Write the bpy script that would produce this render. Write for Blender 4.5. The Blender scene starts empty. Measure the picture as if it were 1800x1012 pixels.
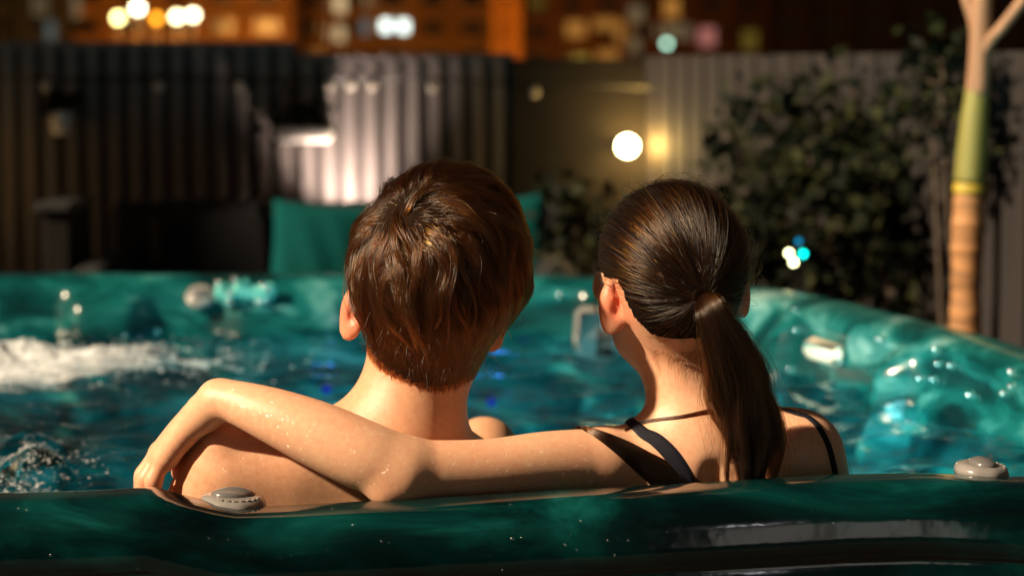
import bpy, math, random
import numpy as np
from mathutils import Vector, Matrix
from mathutils.bvhtree import BVHTree

random.seed(7)
RNG = np.random.default_rng(11)
S = bpy.context.scene
C = S.collection

# ------------------------------------------------------------------ camera
CAM_Z = 1.36
PITCH = math.atan(386 / 4250)
F = 4250.0
cam_d = bpy.data.cameras.new('camera')
cam_d.lens = 85.0; cam_d.sensor_width = 36.0; cam_d.sensor_fit = 'HORIZONTAL'
cam_d.clip_start = 0.05; cam_d.clip_end = 3000
cam_d.dof.use_dof = True
cam_d.dof.focus_distance = 2.40
cam_d.dof.aperture_fstop = 4.3
cam_d.dof.aperture_blades = 9
cam = bpy.data.objects.new('camera', cam_d); C.objects.link(cam)
cam.location = (0, 0, CAM_Z)
cam.rotation_euler = (math.pi / 2 - PITCH, 0, 0)
S.camera = cam

# ------------------------------------------------------------------ light
SUN_DIR = Vector((-0.77, -0.34, 0.55)).normalized()      # towards the light
sun_el = math.asin(SUN_DIR.z)
sun_az = math.atan2(SUN_DIR.x, SUN_DIR.y)
world = bpy.data.worlds.new('World'); S.world = world
world.use_nodes = True
wn = world.node_tree.nodes; wl = world.node_tree.links
wn.clear()
wo = wn.new('ShaderNodeOutputWorld'); wb = wn.new('ShaderNodeBackground')
sky = wn.new('ShaderNodeTexSky'); sky.sky_type = 'NISHITA'; sky.sun_disc = False
sky.sun_elevation = sun_el; sky.sun_rotation = sun_az
tint = wn.new('ShaderNodeMix'); tint.data_type = 'RGBA'; tint.blend_type = 'MULTIPLY'
tint.inputs[0].default_value = 1.0
tint.inputs[7].default_value = (1.0, 0.55, 0.30, 1)       # city glow on a night sky
wl.new(sky.outputs[0], tint.inputs[6]); wl.new(tint.outputs[2], wb.inputs[0])
wb.inputs[1].default_value = 0.014
wl.new(wb.outputs[0], wo.inputs[0])

sl = bpy.data.lights.new('sun', 'SUN'); sl.energy = 5.0; sl.angle = math.radians(1.6)
sl.color = (1.0, 0.79, 0.54)
sun = bpy.data.objects.new('sun', sl); C.objects.link(sun)
sun.rotation_euler = SUN_DIR.to_track_quat('Z', 'Y').to_euler()

vs = S.view_settings
vs.view_transform = 'Standard'; vs.look = 'None'; vs.exposure = 0.80; vs.gamma = 1.0
vs.use_curve_mapping = False
S.cycles.use_denoising = True
S.cycles.caustics_reflective = False; S.cycles.caustics_refractive = False
S.cycles.max_bounces = 8; S.cycles.transparent_max_bounces = 12
S.cycles.sample_clamp_indirect = 6.0
S.cycles_curves.shape = 'RIBBONS'

# ------------------------------------------------------------------ helpers
FWD = np.array([0, math.cos(PITCH), -math.sin(PITCH)])
UP = np.array([0, math.sin(PITCH), math.cos(PITCH)])

def W(px, py, y):
    """the point at distance y in front of the terrace's viewpoint that the photo shows at (px, py)"""
    d = FWD + np.array([1.0, 0, 0]) * (px - 900) / F + UP * (506 - py) / F
    return np.array([0, 0, CAM_Z]) + d * (y / d[1])

def to_px(P):
    P = np.asarray(P, float) - np.array([0, 0, CAM_Z])
    zc = P @ FWD
    return 900 + F * P[..., 0] / zc, 506 - F * (P @ UP) / zc

def on_plane(px, py, z):
    d = FWD + np.array([1.0, 0, 0]) * (px - 900) / F + UP * (506 - py) / F
    return np.array([0, 0, CAM_Z]) + d * ((z - CAM_Z) / d[2])

def tag(o, label=None, cat=None, group=None, kind=None):
    if label: o['label'] = label
    if cat: o['category'] = cat
    if group: o['group'] = group
    if kind: o['kind'] = kind
    return o

def empty(name, loc=(0, 0, 0)):
    o = bpy.data.objects.new(name, None); C.objects.link(o)
    o.location = loc; o.empty_display_size = 0.05
    return o

def link(name, me, mat=None, parent=None, smooth=False):
    if mat is not None and not me.materials: me.materials.append(mat)
    if smooth and len(me.polygons):
        me.polygons.foreach_set('use_smooth', np.ones(len(me.polygons), dtype=bool))
    o = bpy.data.objects.new(name, me); C.objects.link(o)
    if parent is not None:
        o.parent = parent
        o.matrix_parent_inverse = Matrix.Translation(parent.location).inverted()
    return o

def mesh(name, verts, faces):
    me = bpy.data.meshes.new(name)
    me.from_pydata([tuple(map(float, v)) for v in verts], [], [tuple(map(int, f)) for f in faces])
    me.update()
    return me

def np_mesh(name, V, Q):
    """fast mesh from arrays: V (n,3), Q (m,k)"""
    me = bpy.data.meshes.new(name)
    k = Q.shape[1]
    me.vertices.add(len(V)); me.vertices.foreach_set('co', np.ascontiguousarray(V, dtype=np.float32).ravel())
    me.loops.add(Q.size); me.loops.foreach_set('vertex_index', np.ascontiguousarray(Q, dtype=np.int32).ravel())
    me.polygons.add(len(Q)); me.polygons.foreach_set('loop_start', np.arange(0, Q.size, k, dtype=np.int32))
    me.update(calc_edges=True); me.validate()
    return me

class MB:
    """collects simple shapes into one mesh"""
    def __init__(s): s.v = []; s.f = []
    def add(s, v, f):
        n = len(s.v); s.v += [tuple(map(float, p)) for p in v]; s.f += [tuple(i + n for i in q) for q in f]
        return s
    def box(s, lo, hi, bev=0.0, M=None):
        lo = np.array(lo, float); hi = np.array(hi, float); c = (lo + hi) / 2; h = (hi - lo) / 2
        b = min(bev, h.min() * 0.9)
        if b <= 0:
            v = [c + h * np.array([sx, sy, sz]) for sx in (-1, 1) for sy in (-1, 1) for sz in (-1, 1)]
            f = [(0, 1, 3, 2), (4, 6, 7, 5), (0, 4, 5, 1), (2, 3, 7, 6), (0, 2, 6, 4), (1, 5, 7, 3)]
        else:
            v = []; idx = {}
            for sx in (-1, 1):
                for sy in (-1, 1):
                    for sz in (-1, 1):
                        for ax in range(3):
                            e = h - b; e[ax] = h[ax]
                            idx[(sx, sy, sz, ax)] = len(v); v.append(c + e * np.array([sx, sy, sz]))
            f = []
            for ax in range(3):
                o1, o2 = [a for a in range(3) if a != ax]
                for sg in (-1, 1):
                    q = []
                    for a, bb in ((-1, -1), (1, -1), (1, 1), (-1, 1)):
                        k = [0, 0, 0]; k[ax] = sg; k[o1] = a; k[o2] = bb; q.append(idx[(*k, ax)])
                    f.append(tuple(q))
            for ax in range(3):
                o1, o2 = [a for a in range(3) if a != ax]
                for a in (-1, 1):
                    for bb in (-1, 1):
                        k0 = [0, 0, 0]; k0[ax] = -1; k0[o1] = a; k0[o2] = bb
                        k1 = list(k0); k1[ax] = 1
                        f.append((idx[(*k0, o1)], idx[(*k1, o1)], idx[(*k1, o2)], idx[(*k0, o2)]))
            for sx in (-1, 1):
                for sy in (-1, 1):
                    for sz in (-1, 1):
                        f.append(tuple(idx[(sx, sy, sz, a)] for a in range(3)))
        if M is not None: v = [np.array(M @ Vector(tuple(p))) for p in v]
        return s.add(v, f)
    def tube(s, pts, rad, n=10, cap=True):
        pts = np.array(pts, float); m = len(pts)
        rad = np.full(m, rad) if np.isscalar(rad) else np.array(rad, float)
        T = np.gradient(pts, axis=0); T /= np.linalg.norm(T, axis=1)[:, None] + 1e-12
        a = np.array([0, 0, 1.0]) if abs(T[0][2]) < 0.9 else np.array([1.0, 0, 0])
        u = np.cross(T[0], a); u /= np.linalg.norm(u)
        v = []; f = []
        for i in range(m):
            u = u - T[i] * (u @ T[i]); u /= np.linalg.norm(u); w = np.cross(T[i], u)
            for k in range(n):
                t = 2 * math.pi * k / n
                v.append(pts[i] + rad[i] * (math.cos(t) * u + math.sin(t) * w))
        for i in range(m - 1):
            for k in range(n):
                k2 = (k + 1) % n
                f.append((i * n + k, i * n + k2, (i + 1) * n + k2, (i + 1) * n + k))
        if cap:
            f.append(tuple(range(n - 1, -1, -1))); f.append(tuple((m - 1) * n + k for k in range(n)))
        return s.add(v, f)
    def lathe(s, prof, c=(0, 0, 0), n=32, M=None, wob=None):
        v = []; f = []; m = len(prof)
        for (r, z) in prof:
            for k in range(n):
                t = 2 * math.pi * k / n
                rr = r * (wob(t, z) if wob else 1.0)
                v.append(np.array([rr * math.cos(t), rr * math.sin(t), z]))
        for i in range(m - 1):
            for k in range(n):
                k2 = (k + 1) % n
                f.append((i * n + k, i * n + k2, (i + 1) * n + k2, (i + 1) * n + k))
        if prof[0][0] > 1e-6: f.append(tuple(range(n - 1, -1, -1)))
        if prof[-1][0] > 1e-6: f.append(tuple((m - 1) * n + k for k in range(n)))
        if M is not None: v = [np.array(M @ Vector(tuple(p))) for p in v]
        else: v = [p + np.array(c) for p in v]
        return s.add(v, f)
    def ball(s, c, r, n=12, m=8, sc=(1, 1, 1)):
        c = np.array(c, float); v = [c + np.array([0, 0, r * sc[2]])]; f = []
        for i in range(1, m):
            ph = math.pi * i / m
            for k in range(n):
                t = 2 * math.pi * k / n
                v.append(c + r * np.array([sc[0] * math.sin(ph) * math.cos(t), sc[1] * math.sin(ph) * math.sin(t), sc[2] * math.cos(ph)]))
        v.append(c - np.array([0, 0, r * sc[2]])); L = len(v) - 1
        for k in range(n):
            k2 = (k + 1) % n
            f.append((0, 1 + k, 1 + k2))
            for i in range(m - 2): f.append((1 + i * n + k, 1 + (i + 1) * n + k, 1 + (i + 1) * n + k2, 1 + i * n + k2))
            f.append((1 + (m - 2) * n + k, L, 1 + (m - 2) * n + k2))
        return s.add(v, f)
    def build(s, name, mat, parent=None, smooth=False):
        return link(name, mesh(name, s.v, s.f), mat, parent, smooth)

def crom(P, n, closed=False):
    """n points on a Catmull-Rom curve through P, evenly spaced"""
    P = np.array(P, float); m = len(P); out = []
    seg = m if closed else m - 1
    for i in range(seg):
        p0, p1, p2, p3 = [P[j % m] if closed else P[min(max(j, 0), m - 1)] for j in (i - 1, i, i + 1, i + 2)]
        t = np.linspace(0, 1, 24, endpoint=False)[:, None]
        out.append(0.5 * (2 * p1 + (p2 - p0) * t + (2 * p0 - 5 * p1 + 4 * p2 - p3) * t * t + (3 * p1 - p0 - 3 * p2 + p3) * t ** 3))
    Q = np.vstack(out + [P[:1] if closed else P[-1:]])
    L = np.r_[0, np.cumsum(np.linalg.norm(np.diff(Q, axis=0), axis=1))]
    t = np.linspace(0, L[-1], n, endpoint=not closed)
    return np.stack([np.interp(t, L, Q[:, k]) for k in range(Q.shape[1])], 1)

# ------------------------------------------------------------------ materials
def nmat(name):
    m = bpy.data.materials.new(name); m.use_nodes = True
    nt = m.node_tree; nt.nodes.clear()
    out = nt.nodes.new('ShaderNodeOutputMaterial')
    return m, nt, out

def N(nt, t, **kw):
    n = nt.nodes.new(t)
    for k, v in kw.items():
        if k.startswith('i_'):
            key = k[2:]; key = int(key) if key.isdigit() else key.replace('_', ' ')
            n.inputs[key].default_value = v
        else: setattr(n, k, v)
    return n

def ramp(nt, src, stops, interp='LINEAR'):
    r = nt.nodes.new('ShaderNodeValToRGB'); r.color_ramp.interpolation = interp
    e = r.color_ramp.elements
    while len(e) < len(stops): e.new(0.5)
    for k, (p, c) in enumerate(stops):
        e[k].position = p; e[k].color = c if len(c) == 4 else (*c, 1)
    nt.links.new(src, r.inputs[0])
    return r

def simple(name, col, rough=0.5, var=0.25, scale=20, bump=0.0, bscale=200, metallic=0.0, spec=0.5, stretch=(1, 1, 1), coat=0.0):
    m, nt, out = nmat(name)
    b = N(nt, 'ShaderNodeBsdfPrincipled')
    b.inputs['Roughness'].default_value = rough; b.inputs['Metallic'].default_value = metallic
    b.inputs['Specular IOR Level'].default_value = spec; b.inputs['Coat Weight'].default_value = coat
    tc = N(nt, 'ShaderNodeTexCoord'); mp = N(nt, 'ShaderNodeMapping'); mp.inputs['Scale'].default_value = stretch
    nt.links.new(tc.outputs['Object'], mp.inputs[0])
    nz = N(nt, 'ShaderNodeTexNoise'); nz.inputs['Scale'].default_value = scale; nz.inputs['Detail'].default_value = 6
    nt.links.new(mp.outputs[0], nz.inputs['Vector'])
    c = np.array(col[:3])
    r = ramp(nt, nz.outputs[0], [(0.25, tuple(c * (1 - var))), (0.75, tuple(np.minimum(c * (1 + var), 0.95)))])
    nt.links.new(r.outputs[0], b.inputs['Base Color'])
    if bump:
        n2 = N(nt, 'ShaderNodeTexNoise'); n2.inputs['Scale'].default_value = bscale; n2.inputs['Detail'].default_value = 4
        nt.links.new(mp.outputs[0], n2.inputs['Vector'])
        bp = N(nt, 'ShaderNodeBump'); bp.inputs['Strength'].default_value = bump; bp.inputs['Distance'].default_value = 0.002
        nt.links.new(n2.outputs[0], bp.inputs['Height']); nt.links.new(bp.outputs[0], b.inputs['Normal'])
    nt.links.new(b.outputs[0], out.inputs[0])
    return m

def emit(name, col, strength):
    m, nt, out = nmat(name)
    e = N(nt, 'ShaderNodeEmission'); e.inputs[0].default_value = (*col, 1); e.inputs[1].default_value = strength
    nt.links.new(e.outputs[0], out.inputs[0])
    return m

def skin_mat(name, base, red):
    m, nt, out = nmat(name)
    b = N(nt, 'ShaderNodeBsdfPrincipled')
    tc = N(nt, 'ShaderNodeTexCoord')
    n1 = N(nt, 'ShaderNodeTexNoise'); n1.inputs['Scale'].default_value = 14; n1.inputs['Detail'].default_value = 5
    n2 = N(nt, 'ShaderNodeTexNoise'); n2.inputs['Scale'].default_value = 160; n2.inputs['Detail'].default_value = 3
    vo = N(nt, 'ShaderNodeTexVoronoi'); vo.inputs['Scale'].default_value = 900
    for n in (n1, n2, vo): nt.links.new(tc.outputs['Object'], n.inputs['Vector'])
    r1 = ramp(nt, n1.outputs[0], [(0.3, base), (0.72, red)])
    mx = N(nt, 'ShaderNodeMix', data_type='RGBA', blend_type='OVERLAY'); mx.inputs[0].default_value = 0.22
    nt.links.new(r1.outputs[0], mx.inputs[6]); nt.links.new(n2.outputs[0], mx.inputs[7])
    at = N(nt, 'ShaderNodeAttribute'); at.attribute_name = 'glow_flush'  # reddens skin: painted light-through glow at ears, own redness elsewhere
    m2 = N(nt, 'ShaderNodeMix', data_type='RGBA'); m2.inputs[7].default_value = (0.72, 0.20, 0.11, 1)
    nt.links.new(at.outputs['Fac'], m2.inputs[0]); nt.links.new(mx.outputs[2], m2.inputs[6])
    v2 = N(nt, 'ShaderNodeTexVoronoi'); v2.inputs['Scale'].default_value = 24; nt.links.new(tc.outputs['Object'], v2.inputs['Vector'])   # scattered moles
    rm_ = ramp(nt, v2.outputs['Distance'], [(0.030, (1, 1, 1)), (0.045, (0, 0, 0))])
    gt = N(nt, 'ShaderNodeSeparateColor'); nt.links.new(v2.outputs['Color'], gt.inputs[0])
    g2 = N(nt, 'ShaderNodeMath', operation='GREATER_THAN'); g2.inputs[1].default_value = 0.80; nt.links.new(gt.outputs[0], g2.inputs[0])
    g3 = N(nt, 'ShaderNodeMath', operation='MULTIPLY'); nt.links.new(rm_.outputs[0], g3.inputs[0]); nt.links.new(g2.outputs[0], g3.inputs[1])
    g4 = N(nt, 'ShaderNodeMath', operation='MULTIPLY'); g4.inputs[1].default_value = 0.7; nt.links.new(g3.outputs[0], g4.inputs[0])
    m3 = N(nt, 'ShaderNodeMix', data_type='RGBA'); m3.inputs[7].default_value = (0.16, 0.07, 0.04, 1)
    nt.links.new(g4.outputs[0], m3.inputs[0]); nt.links.new(m2.outputs[2], m3.inputs[6])
    nt.links.new(m3.outputs[2], b.inputs['Base Color'])
    b.inputs['Subsurface Weight'].default_value = 0.40
    b.inputs['Subsurface Radius'].default_value = (1.0, 0.32, 0.16)
    b.inputs['Subsurface Scale'].default_value = 0.009
    rr = N(nt, 'ShaderNodeMapRange'); rr.inputs['To Min'].default_value = 0.22; rr.inputs['To Max'].default_value = 0.62
    nt.links.new(n1.outputs[0], rr.inputs[0]); nt.links.new(rr.outputs[0], b.inputs['Roughness'])
    b.inputs['Specular IOR Level'].default_value = 0.45
    bp = N(nt, 'ShaderNodeBump'); bp.inputs['Strength'].default_value = 0.30; bp.inputs['Distance'].default_value = 0.0005
    ad = N(nt, 'ShaderNodeMath', operation='ADD')
    nt.links.new(vo.outputs['Distance'], ad.inputs[0]); nt.links.new(n2.outputs[0], ad.inputs[1])
    nt.links.new(ad.outputs[0], bp.inputs['Height']); nt.links.new(bp.outputs[0], b.inputs['Normal'])
    nt.links.new(b.outputs[0], out.inputs[0])
    return m

def hair_mat(name, melanin, redness, rough):
    m, nt, out = nmat(name)
    h = N(nt, 'ShaderNodeBsdfHairPrincipled'); h.parametrization = 'MELANIN'
    h.inputs['Melanin'].default_value = melanin; h.inputs['Melanin Redness'].default_value = redness
    h.inputs['Roughness'].default_value = rough; h.inputs['Radial Roughness'].default_value = 0.35
    h.inputs['Random Color'].default_value = 0.6; h.inputs['Random Roughness'].default_value = 0.3
    h.inputs['IOR'].default_value = 1.55
    nt.links.new(h.outputs[0], out.inputs[0])
    return m

def marble(name, stops, rough):
    m, nt, out = nmat(name)
    b = N(nt, 'ShaderNodeBsdfPrincipled')
    tc = N(nt, 'ShaderNodeTexCoord')
    mp = N(nt, 'ShaderNodeMapping'); mp.inputs['Scale'].default_value = (0.8, 0.9, 2.4)
    mp.inputs['Rotation'].default_value = (0, math.radians(22), math.radians(10))
    nt.links.new(tc.outputs['Object'], mp.inputs[0])
    nz = N(nt, 'ShaderNodeTexNoise'); nz.inputs['Scale'].default_value = 5.5; nz.inputs['Detail'].default_value = 9
    nz.inputs['Roughness'].default_value = 0.58; nz.inputs['Distortion'].default_value = 0.8
    nz2 = N(nt, 'ShaderNodeTexNoise'); nz2.inputs['Scale'].default_value = 17; nz2.inputs['Detail'].default_value = 8
    nz2.inputs['Distortion'].default_value = 0.3
    nt.links.new(mp.outputs[0], nz.inputs['Vector']); nt.links.new(mp.outputs[0], nz2.inputs['Vector'])
    r = ramp(nt, nz.outputs[0], stops)
    r2 = ramp(nt, nz2.outputs[0], [(0.46, (0, 0, 0)), (0.50, (1, 1, 1)), (0.545, (0, 0, 0))])
    ml = N(nt, 'ShaderNodeMath', operation='MULTIPLY'); ml.inputs[1].default_value = 0.0
    nt.links.new(r2.outputs[0], ml.inputs[0])
    mx = N(nt, 'ShaderNodeMix', data_type='RGBA'); mx.inputs[7].default_value = (0.04, 0.30, 0.27, 1)
    nt.links.new(ml.outputs[0], mx.inputs[0]); nt.links.new(r.outputs[0], mx.inputs[6])
    nt.links.new(mx.outputs[2], b.inputs['Base Color'])
    b.inputs['Roughness'].default_value = rough; b.inputs['Specular IOR Level'].default_value = 0.5 if rough < 0.5 else 0.03
    n3 = N(nt, 'ShaderNodeTexNoise'); n3.inputs['Scale'].default_value = 30; n3.inputs['Detail'].default_value = 2
    nt.links.new(tc.outputs['Object'], n3.inputs['Vector'])
    bp = N(nt, 'ShaderNodeBump'); bp.inputs['Strength'].default_value = 0.10; bp.inputs['Distance'].default_value = 0.004
    nt.links.new(n3.outputs[0], bp.inputs['Height']); nt.links.new(bp.outputs[0], b.inputs['Normal'])
    nt.links.new(b.outputs[0], out.inputs[0])
    return m

def water_mat(name):
    m, nt, out = nmat(name)
    tc = N(nt, 'ShaderNodeTexCoord')
    nz = N(nt, 'ShaderNodeTexNoise'); nz.inputs['Scale'].default_value = 32; nz.inputs['Detail'].default_value = 4
    nt.links.new(tc.outputs['Object'], nz.inputs['Vector'])
    bp = N(nt, 'ShaderNodeBump'); bp.inputs['Strength'].default_value = 0.35; bp.inputs['Distance'].default_value = 0.006
    nt.links.new(nz.outputs[0], bp.inputs['Height'])
    fr = N(nt, 'ShaderNodeFresnel'); fr.inputs[0].default_value = 1.33
    nt.links.new(bp.outputs[0], fr.inputs['Normal'])
    tr = N(nt, 'ShaderNodeBsdfTransparent'); tr.inputs[0].default_value = (0.74, 0.97, 0.97, 1)
    gl = N(nt, 'ShaderNodeBsdfGlossy'); gl.inputs['Roughness'].default_value = 0.04
    gl.inputs[0].default_value = (1, 1, 1, 1)
    nt.links.new(bp.outputs[0], gl.inputs['Normal'])
    mx = N(nt, 'ShaderNodeMixShader')
    nt.links.new(fr.outputs[0], mx.inputs[0]); nt.links.new(tr.outputs[0], mx.inputs[1]); nt.links.new(gl.outputs[0], mx.inputs[2])
    nt.links.new(mx.outputs[0], out.inputs[0])
    return m

def drop_mat(name):
    m, nt, out = nmat(name)
    tr = N(nt, 'ShaderNodeBsdfTransparent'); tr.inputs[0].default_value = (0.985, 0.985, 0.985, 1)
    gl = N(nt, 'ShaderNodeBsdfGlossy'); gl.inputs['Roughness'].default_value = 0.14; gl.inputs[0].default_value = (0.15, 0.15, 0.15, 1)
    mx = N(nt, 'ShaderNodeAddShader')
    nt.links.new(tr.outputs[0], mx.inputs[0]); nt.links.new(gl.outputs[0], mx.inputs[1])
    nt.links.new(mx.outputs[0], out.inputs[0])
    return m

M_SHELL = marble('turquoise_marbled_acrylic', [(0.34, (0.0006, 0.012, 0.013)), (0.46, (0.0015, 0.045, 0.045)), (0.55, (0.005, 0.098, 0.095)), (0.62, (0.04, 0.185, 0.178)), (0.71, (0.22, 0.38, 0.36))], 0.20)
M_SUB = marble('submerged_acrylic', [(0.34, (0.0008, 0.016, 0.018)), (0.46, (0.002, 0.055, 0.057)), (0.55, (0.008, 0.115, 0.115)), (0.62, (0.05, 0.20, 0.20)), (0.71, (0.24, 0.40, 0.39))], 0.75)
M_LIP_SHADED = marble('shaded_lip_acrylic', [(0.36, (0.0003, 0.003, 0.0035)), (0.50, (0.0004, 0.0085, 0.009)), (0.60, (0.0008, 0.026, 0.025)), (0.70, (0.003, 0.060, 0.056)), (0.80, (0.02, 0.12, 0.11))], 0.09)
M_WATER = water_mat('pool_water')
M_DROP = drop_mat('water_drop')
M_SKIN_M = skin_mat('tanned_skin', (0.64, 0.350, 0.205), (0.69, 0.35, 0.205))
M_SKIN_W = skin_mat('fair_skin', (0.74, 0.440, 0.275), (0.77, 0.395, 0.24))
M_HAIR_M = hair_mat('brown_hair', 0.56, 0.90, 0.18)
M_HAIR_W = hair_mat('dark_brown_hair', 0.72, 0.6, 0.20)
M_CAP_M = simple('hair_base_brown', (0.014, 0.007, 0.004), 0.9, 0.4, 120, 0.5, 300, spec=0.05)
M_CAP_W = simple('hair_base_dark', (0.010, 0.006, 0.004), 0.9, 0.4, 120, 0.5, 300, spec=0.05)
M_NAVY = simple('navy_fabric', (0.004, 0.0045, 0.012), 0.7, 0.2, 90, 0.35, 1500, spec=0.25)
M_KNOB = simple('grey_plastic', (0.24, 0.225, 0.215), 0.22, 0.10, 40, 0.1, 60, coat=0.3)
M_KNOBCAP = simple('silver_grey_cap', (0.20, 0.19, 0.19), 0.15, 0.1, 40, metallic=0.35)
M_BLACKP = simple('black_plastic', (0.006, 0.006, 0.007), 0.35, 0.2, 40)
M_CREAM = simple('cream_vinyl', (0.72, 0.60, 0.46), 0.4, 0.08, 30, 0.1, 300)
M_CHROME = simple('wet_chrome', (0.9, 0.92, 0.92), 0.15, 0.04, 30, metallic=1.0)
M_CAB = simple('dark_cabinet', (0.018, 0.013, 0.010), 0.55, 0.35, 10, 0.2, 80, stretch=(1, 1, 8))
M_FOAM = simple('bubbling_foam', (0.70, 0.74, 0.77), 0.3, 0.05, 60)
M_DECK = simple('deck_boards', (0.055, 0.042, 0.033), 0.7, 0.35, 6, 0.3, 60, stretch=(1, 9, 1))
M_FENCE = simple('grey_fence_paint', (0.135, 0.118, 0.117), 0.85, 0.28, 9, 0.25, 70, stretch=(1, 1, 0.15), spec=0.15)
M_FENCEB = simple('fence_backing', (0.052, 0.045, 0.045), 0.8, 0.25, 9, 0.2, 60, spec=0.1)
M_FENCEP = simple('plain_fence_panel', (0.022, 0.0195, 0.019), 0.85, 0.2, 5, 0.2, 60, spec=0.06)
M_SOFA = simple('black_wicker', (0.003, 0.003, 0.004), 0.8, 0.35, 70, 0.6, 160)
M_SOFAC = simple('charcoal_cushion', (0.003, 0.0035, 0.005), 0.85, 0.2, 60, 0.4, 500)
M_TEAL = simple('teal_fabric', (0.001, 0.062, 0.060), 0.9, 0.12, 60, 0.4, 600, spec=0.1)
M_WHITE = simple('white_paint', (0.72, 0.69, 0.66), 0.5, 0.08, 30)
M_CORD = simple('black_cord', (0.008, 0.008, 0.008), 0.5, 0.2, 30)
M_GLASSB = simple('clear_bulb', (0.5, 0.45, 0.40), 0.12, 0.05, 30)
M_BRASS = simple('lamp_metal', (0.10, 0.09, 0.08), 0.35, 0.2, 30, metallic=0.8)
M_LEAF = simple('shrub_leaf', (0.0055, 0.008, 0.003), 0.7, 0.6, 12, spec=0.15)
M_LEAF2 = simple('olive_leaf', (0.018, 0.021, 0.005), 0.7, 0.6, 12, spec=0.15)
M_BARK = simple('bark', (0.06, 0.04, 0.025), 0.85, 0.4, 30, 0.6, 60)
M_PALMT = simple('palm_trunk', (0.34, 0.165, 0.065), 0.7, 0.65, 22, 0.7, 60, stretch=(0.3, 0.3, 3.5))
M_PALMG = simple('palm_crownshaft', (0.21, 0.19, 0.045), 0.45, 0.35, 9, 0.2, 40, stretch=(3, 3, 0.3))
M_PALMY = simple('palm_yellow_ring', (0.42, 0.30, 0.035), 0.5, 0.25, 30)
M_PALMB = simple('palm_sheath', (0.33, 0.17, 0.09), 0.6, 0.4, 12, 0.3, 40, stretch=(3, 3, 0.4))
M_PALML = simple('palm_leaf', (0.06, 0.10, 0.02), 0.45, 0.4, 10)

# ================================================================== setting
RIM = 0.95; WATER = 0.845
def sheet(name, x0, x1, y0, y1, z, mat, kind='structure'):
    o = link(name, mesh(name, [(x0, y0, z), (x1, y0, z), (x1, y1, z), (x0, y1, z)], [(0, 1, 2, 3)]), mat)
    return tag(o, kind=kind)
sheet('ground', -900, 900, -300, 2200, -26.0, simple('city_ground', (0.05, 0.045, 0.04), 0.9, 0.3, 0.05))
terr = MB().box((-4.5, -3.2, -0.35), (3.2, 8.2, 0.0)).build('terrace', simple('terrace_slab', (0.10, 0.09, 0.085), 0.8, 0.25, 4, 0.2, 40))
tag(terr, kind='structure')
bd = mesh('deck_board', *(lambda b: (b.v, b.f))(MB().box((-4.4, -0.068, 0.0), (3.1, 0.068, 0.024), 0.004)))
bd.materials.append(M_DECK)
for k in range(70):
    y = -2.6 + k * 0.142
    if y > 7.35: break
    o = bpy.data.objects.new('deck_board', bd); C.objects.link(o); o.location = (0, y, 0.002); o.parent = terr

# houses outside the frame: one added left of the terrace to shade the back fence, one behind the viewpoint with a lit door
M_RENDER = simple('house_render', (0.30, 0.27, 0.24), 0.85, 0.15, 1.5, 0.2, 30)
shade_house = empty('house', (-4.9, 6.0, 0)); tag(shade_house, 'tall unseen house wall added to shade the back fence', 'house')
MB().box((-5.2, 5.22, -26), (-4.7, 12.2, 8.5)).build('wall', M_RENDER, shade_house)
for k in range(3):
    wd_ = MB().box((-4.72, 5.9 + 2 * k, 2.6), (-4.66, 6.9 + 2 * k, 4.0)).build('window', simple('dark_pane', (0.02, 0.02, 0.025), 0.1, 0.1, 2), shade_house)
    MB().box((-4.72, 5.82 + 2 * k, 2.52), (-4.60, 6.98 + 2 * k, 2.597)).build('sill', M_WHITE, wd_)
hb = empty('house', (0, -3.1, 0)); tag(hb, 'rendered house wall with lit glass door, behind the viewpoint', 'house')
MB().box((-4.4, -3.4, 0.0), (3.1, -3.1, 3.0)).build('wall', M_RENDER, hb)
M_PANE = emit('lit_door_pane', (1.0, 0.88, 0.78), 0.75)
for k in range(2):
    x_ = 0.62 + 0.62 * k
    dr = MB().box((x_, -3.098, 0.25), (x_ + 0.53, -3.09, 2.1)).build('door_pane', M_PANE, hb)
    for (a_, b_) in (((x_ - 0.05, 0.18), (x_ - 0.001, 2.2)), ((x_ + 0.531, 0.18), (x_ + 0.569, 2.2)), ((x_, 2.101), (x_ + 0.53, 2.2)), ((x_, 0.18), (x_ + 0.53, 0.249))):
        MB().box((a_[0], -3.098, a_[1]), (b_[0], -3.05, b_[1])).build('frame', M_WHITE, dr)
MB().ball((0.74, -3.02, 2.36), 0.035, 14, 10).build('porch_lamp', emit('porch_bulb', (0.95, 0.9, 1.0), 30), hb, True)
# ------------------------------------------------------------------ hot tub
OUT = crom([(-1.20, 2.275), (-0.80, 2.272), (-0.40, 2.272), (0.0, 2.272), (0.36, 2.276), (0.62, 2.30), (0.86, 2.42), (0.975, 2.68), (0.93, 3.02),
            (0.80, 3.50), (0.665, 3.98), (0.565, 4.38), (0.43, 4.66), (0.20, 4.80), (-0.15, 4.87), (-0.6, 4.88), (-1.0, 4.88),
            (-1.30, 4.80), (-1.46, 4.55), (-1.50, 4.0), (-1.50, 3.4), (-1.50, 2.8), (-1.44, 2.42), (-1.34, 2.31)], 520, closed=True)
tanv = np.roll(OUT, -3, 0) - np.roll(OUT, 3, 0); tanv /= np.linalg.norm(tanv, axis=1)[:, None]
NIN = np.stack([-tanv[:, 1], tanv[:, 0]], 1)                      # inward normal (outline runs counter-clockwise)
if ((OUT.mean(0) - OUT) * NIN).sum(1).mean() < 0: NIN = -NIN
for _ in range(6): NIN = (NIN + np.roll(NIN, 1, 0) + np.roll(NIN, -1, 0)); NIN /= np.linalg.norm(NIN, axis=1)[:, None]
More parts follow.
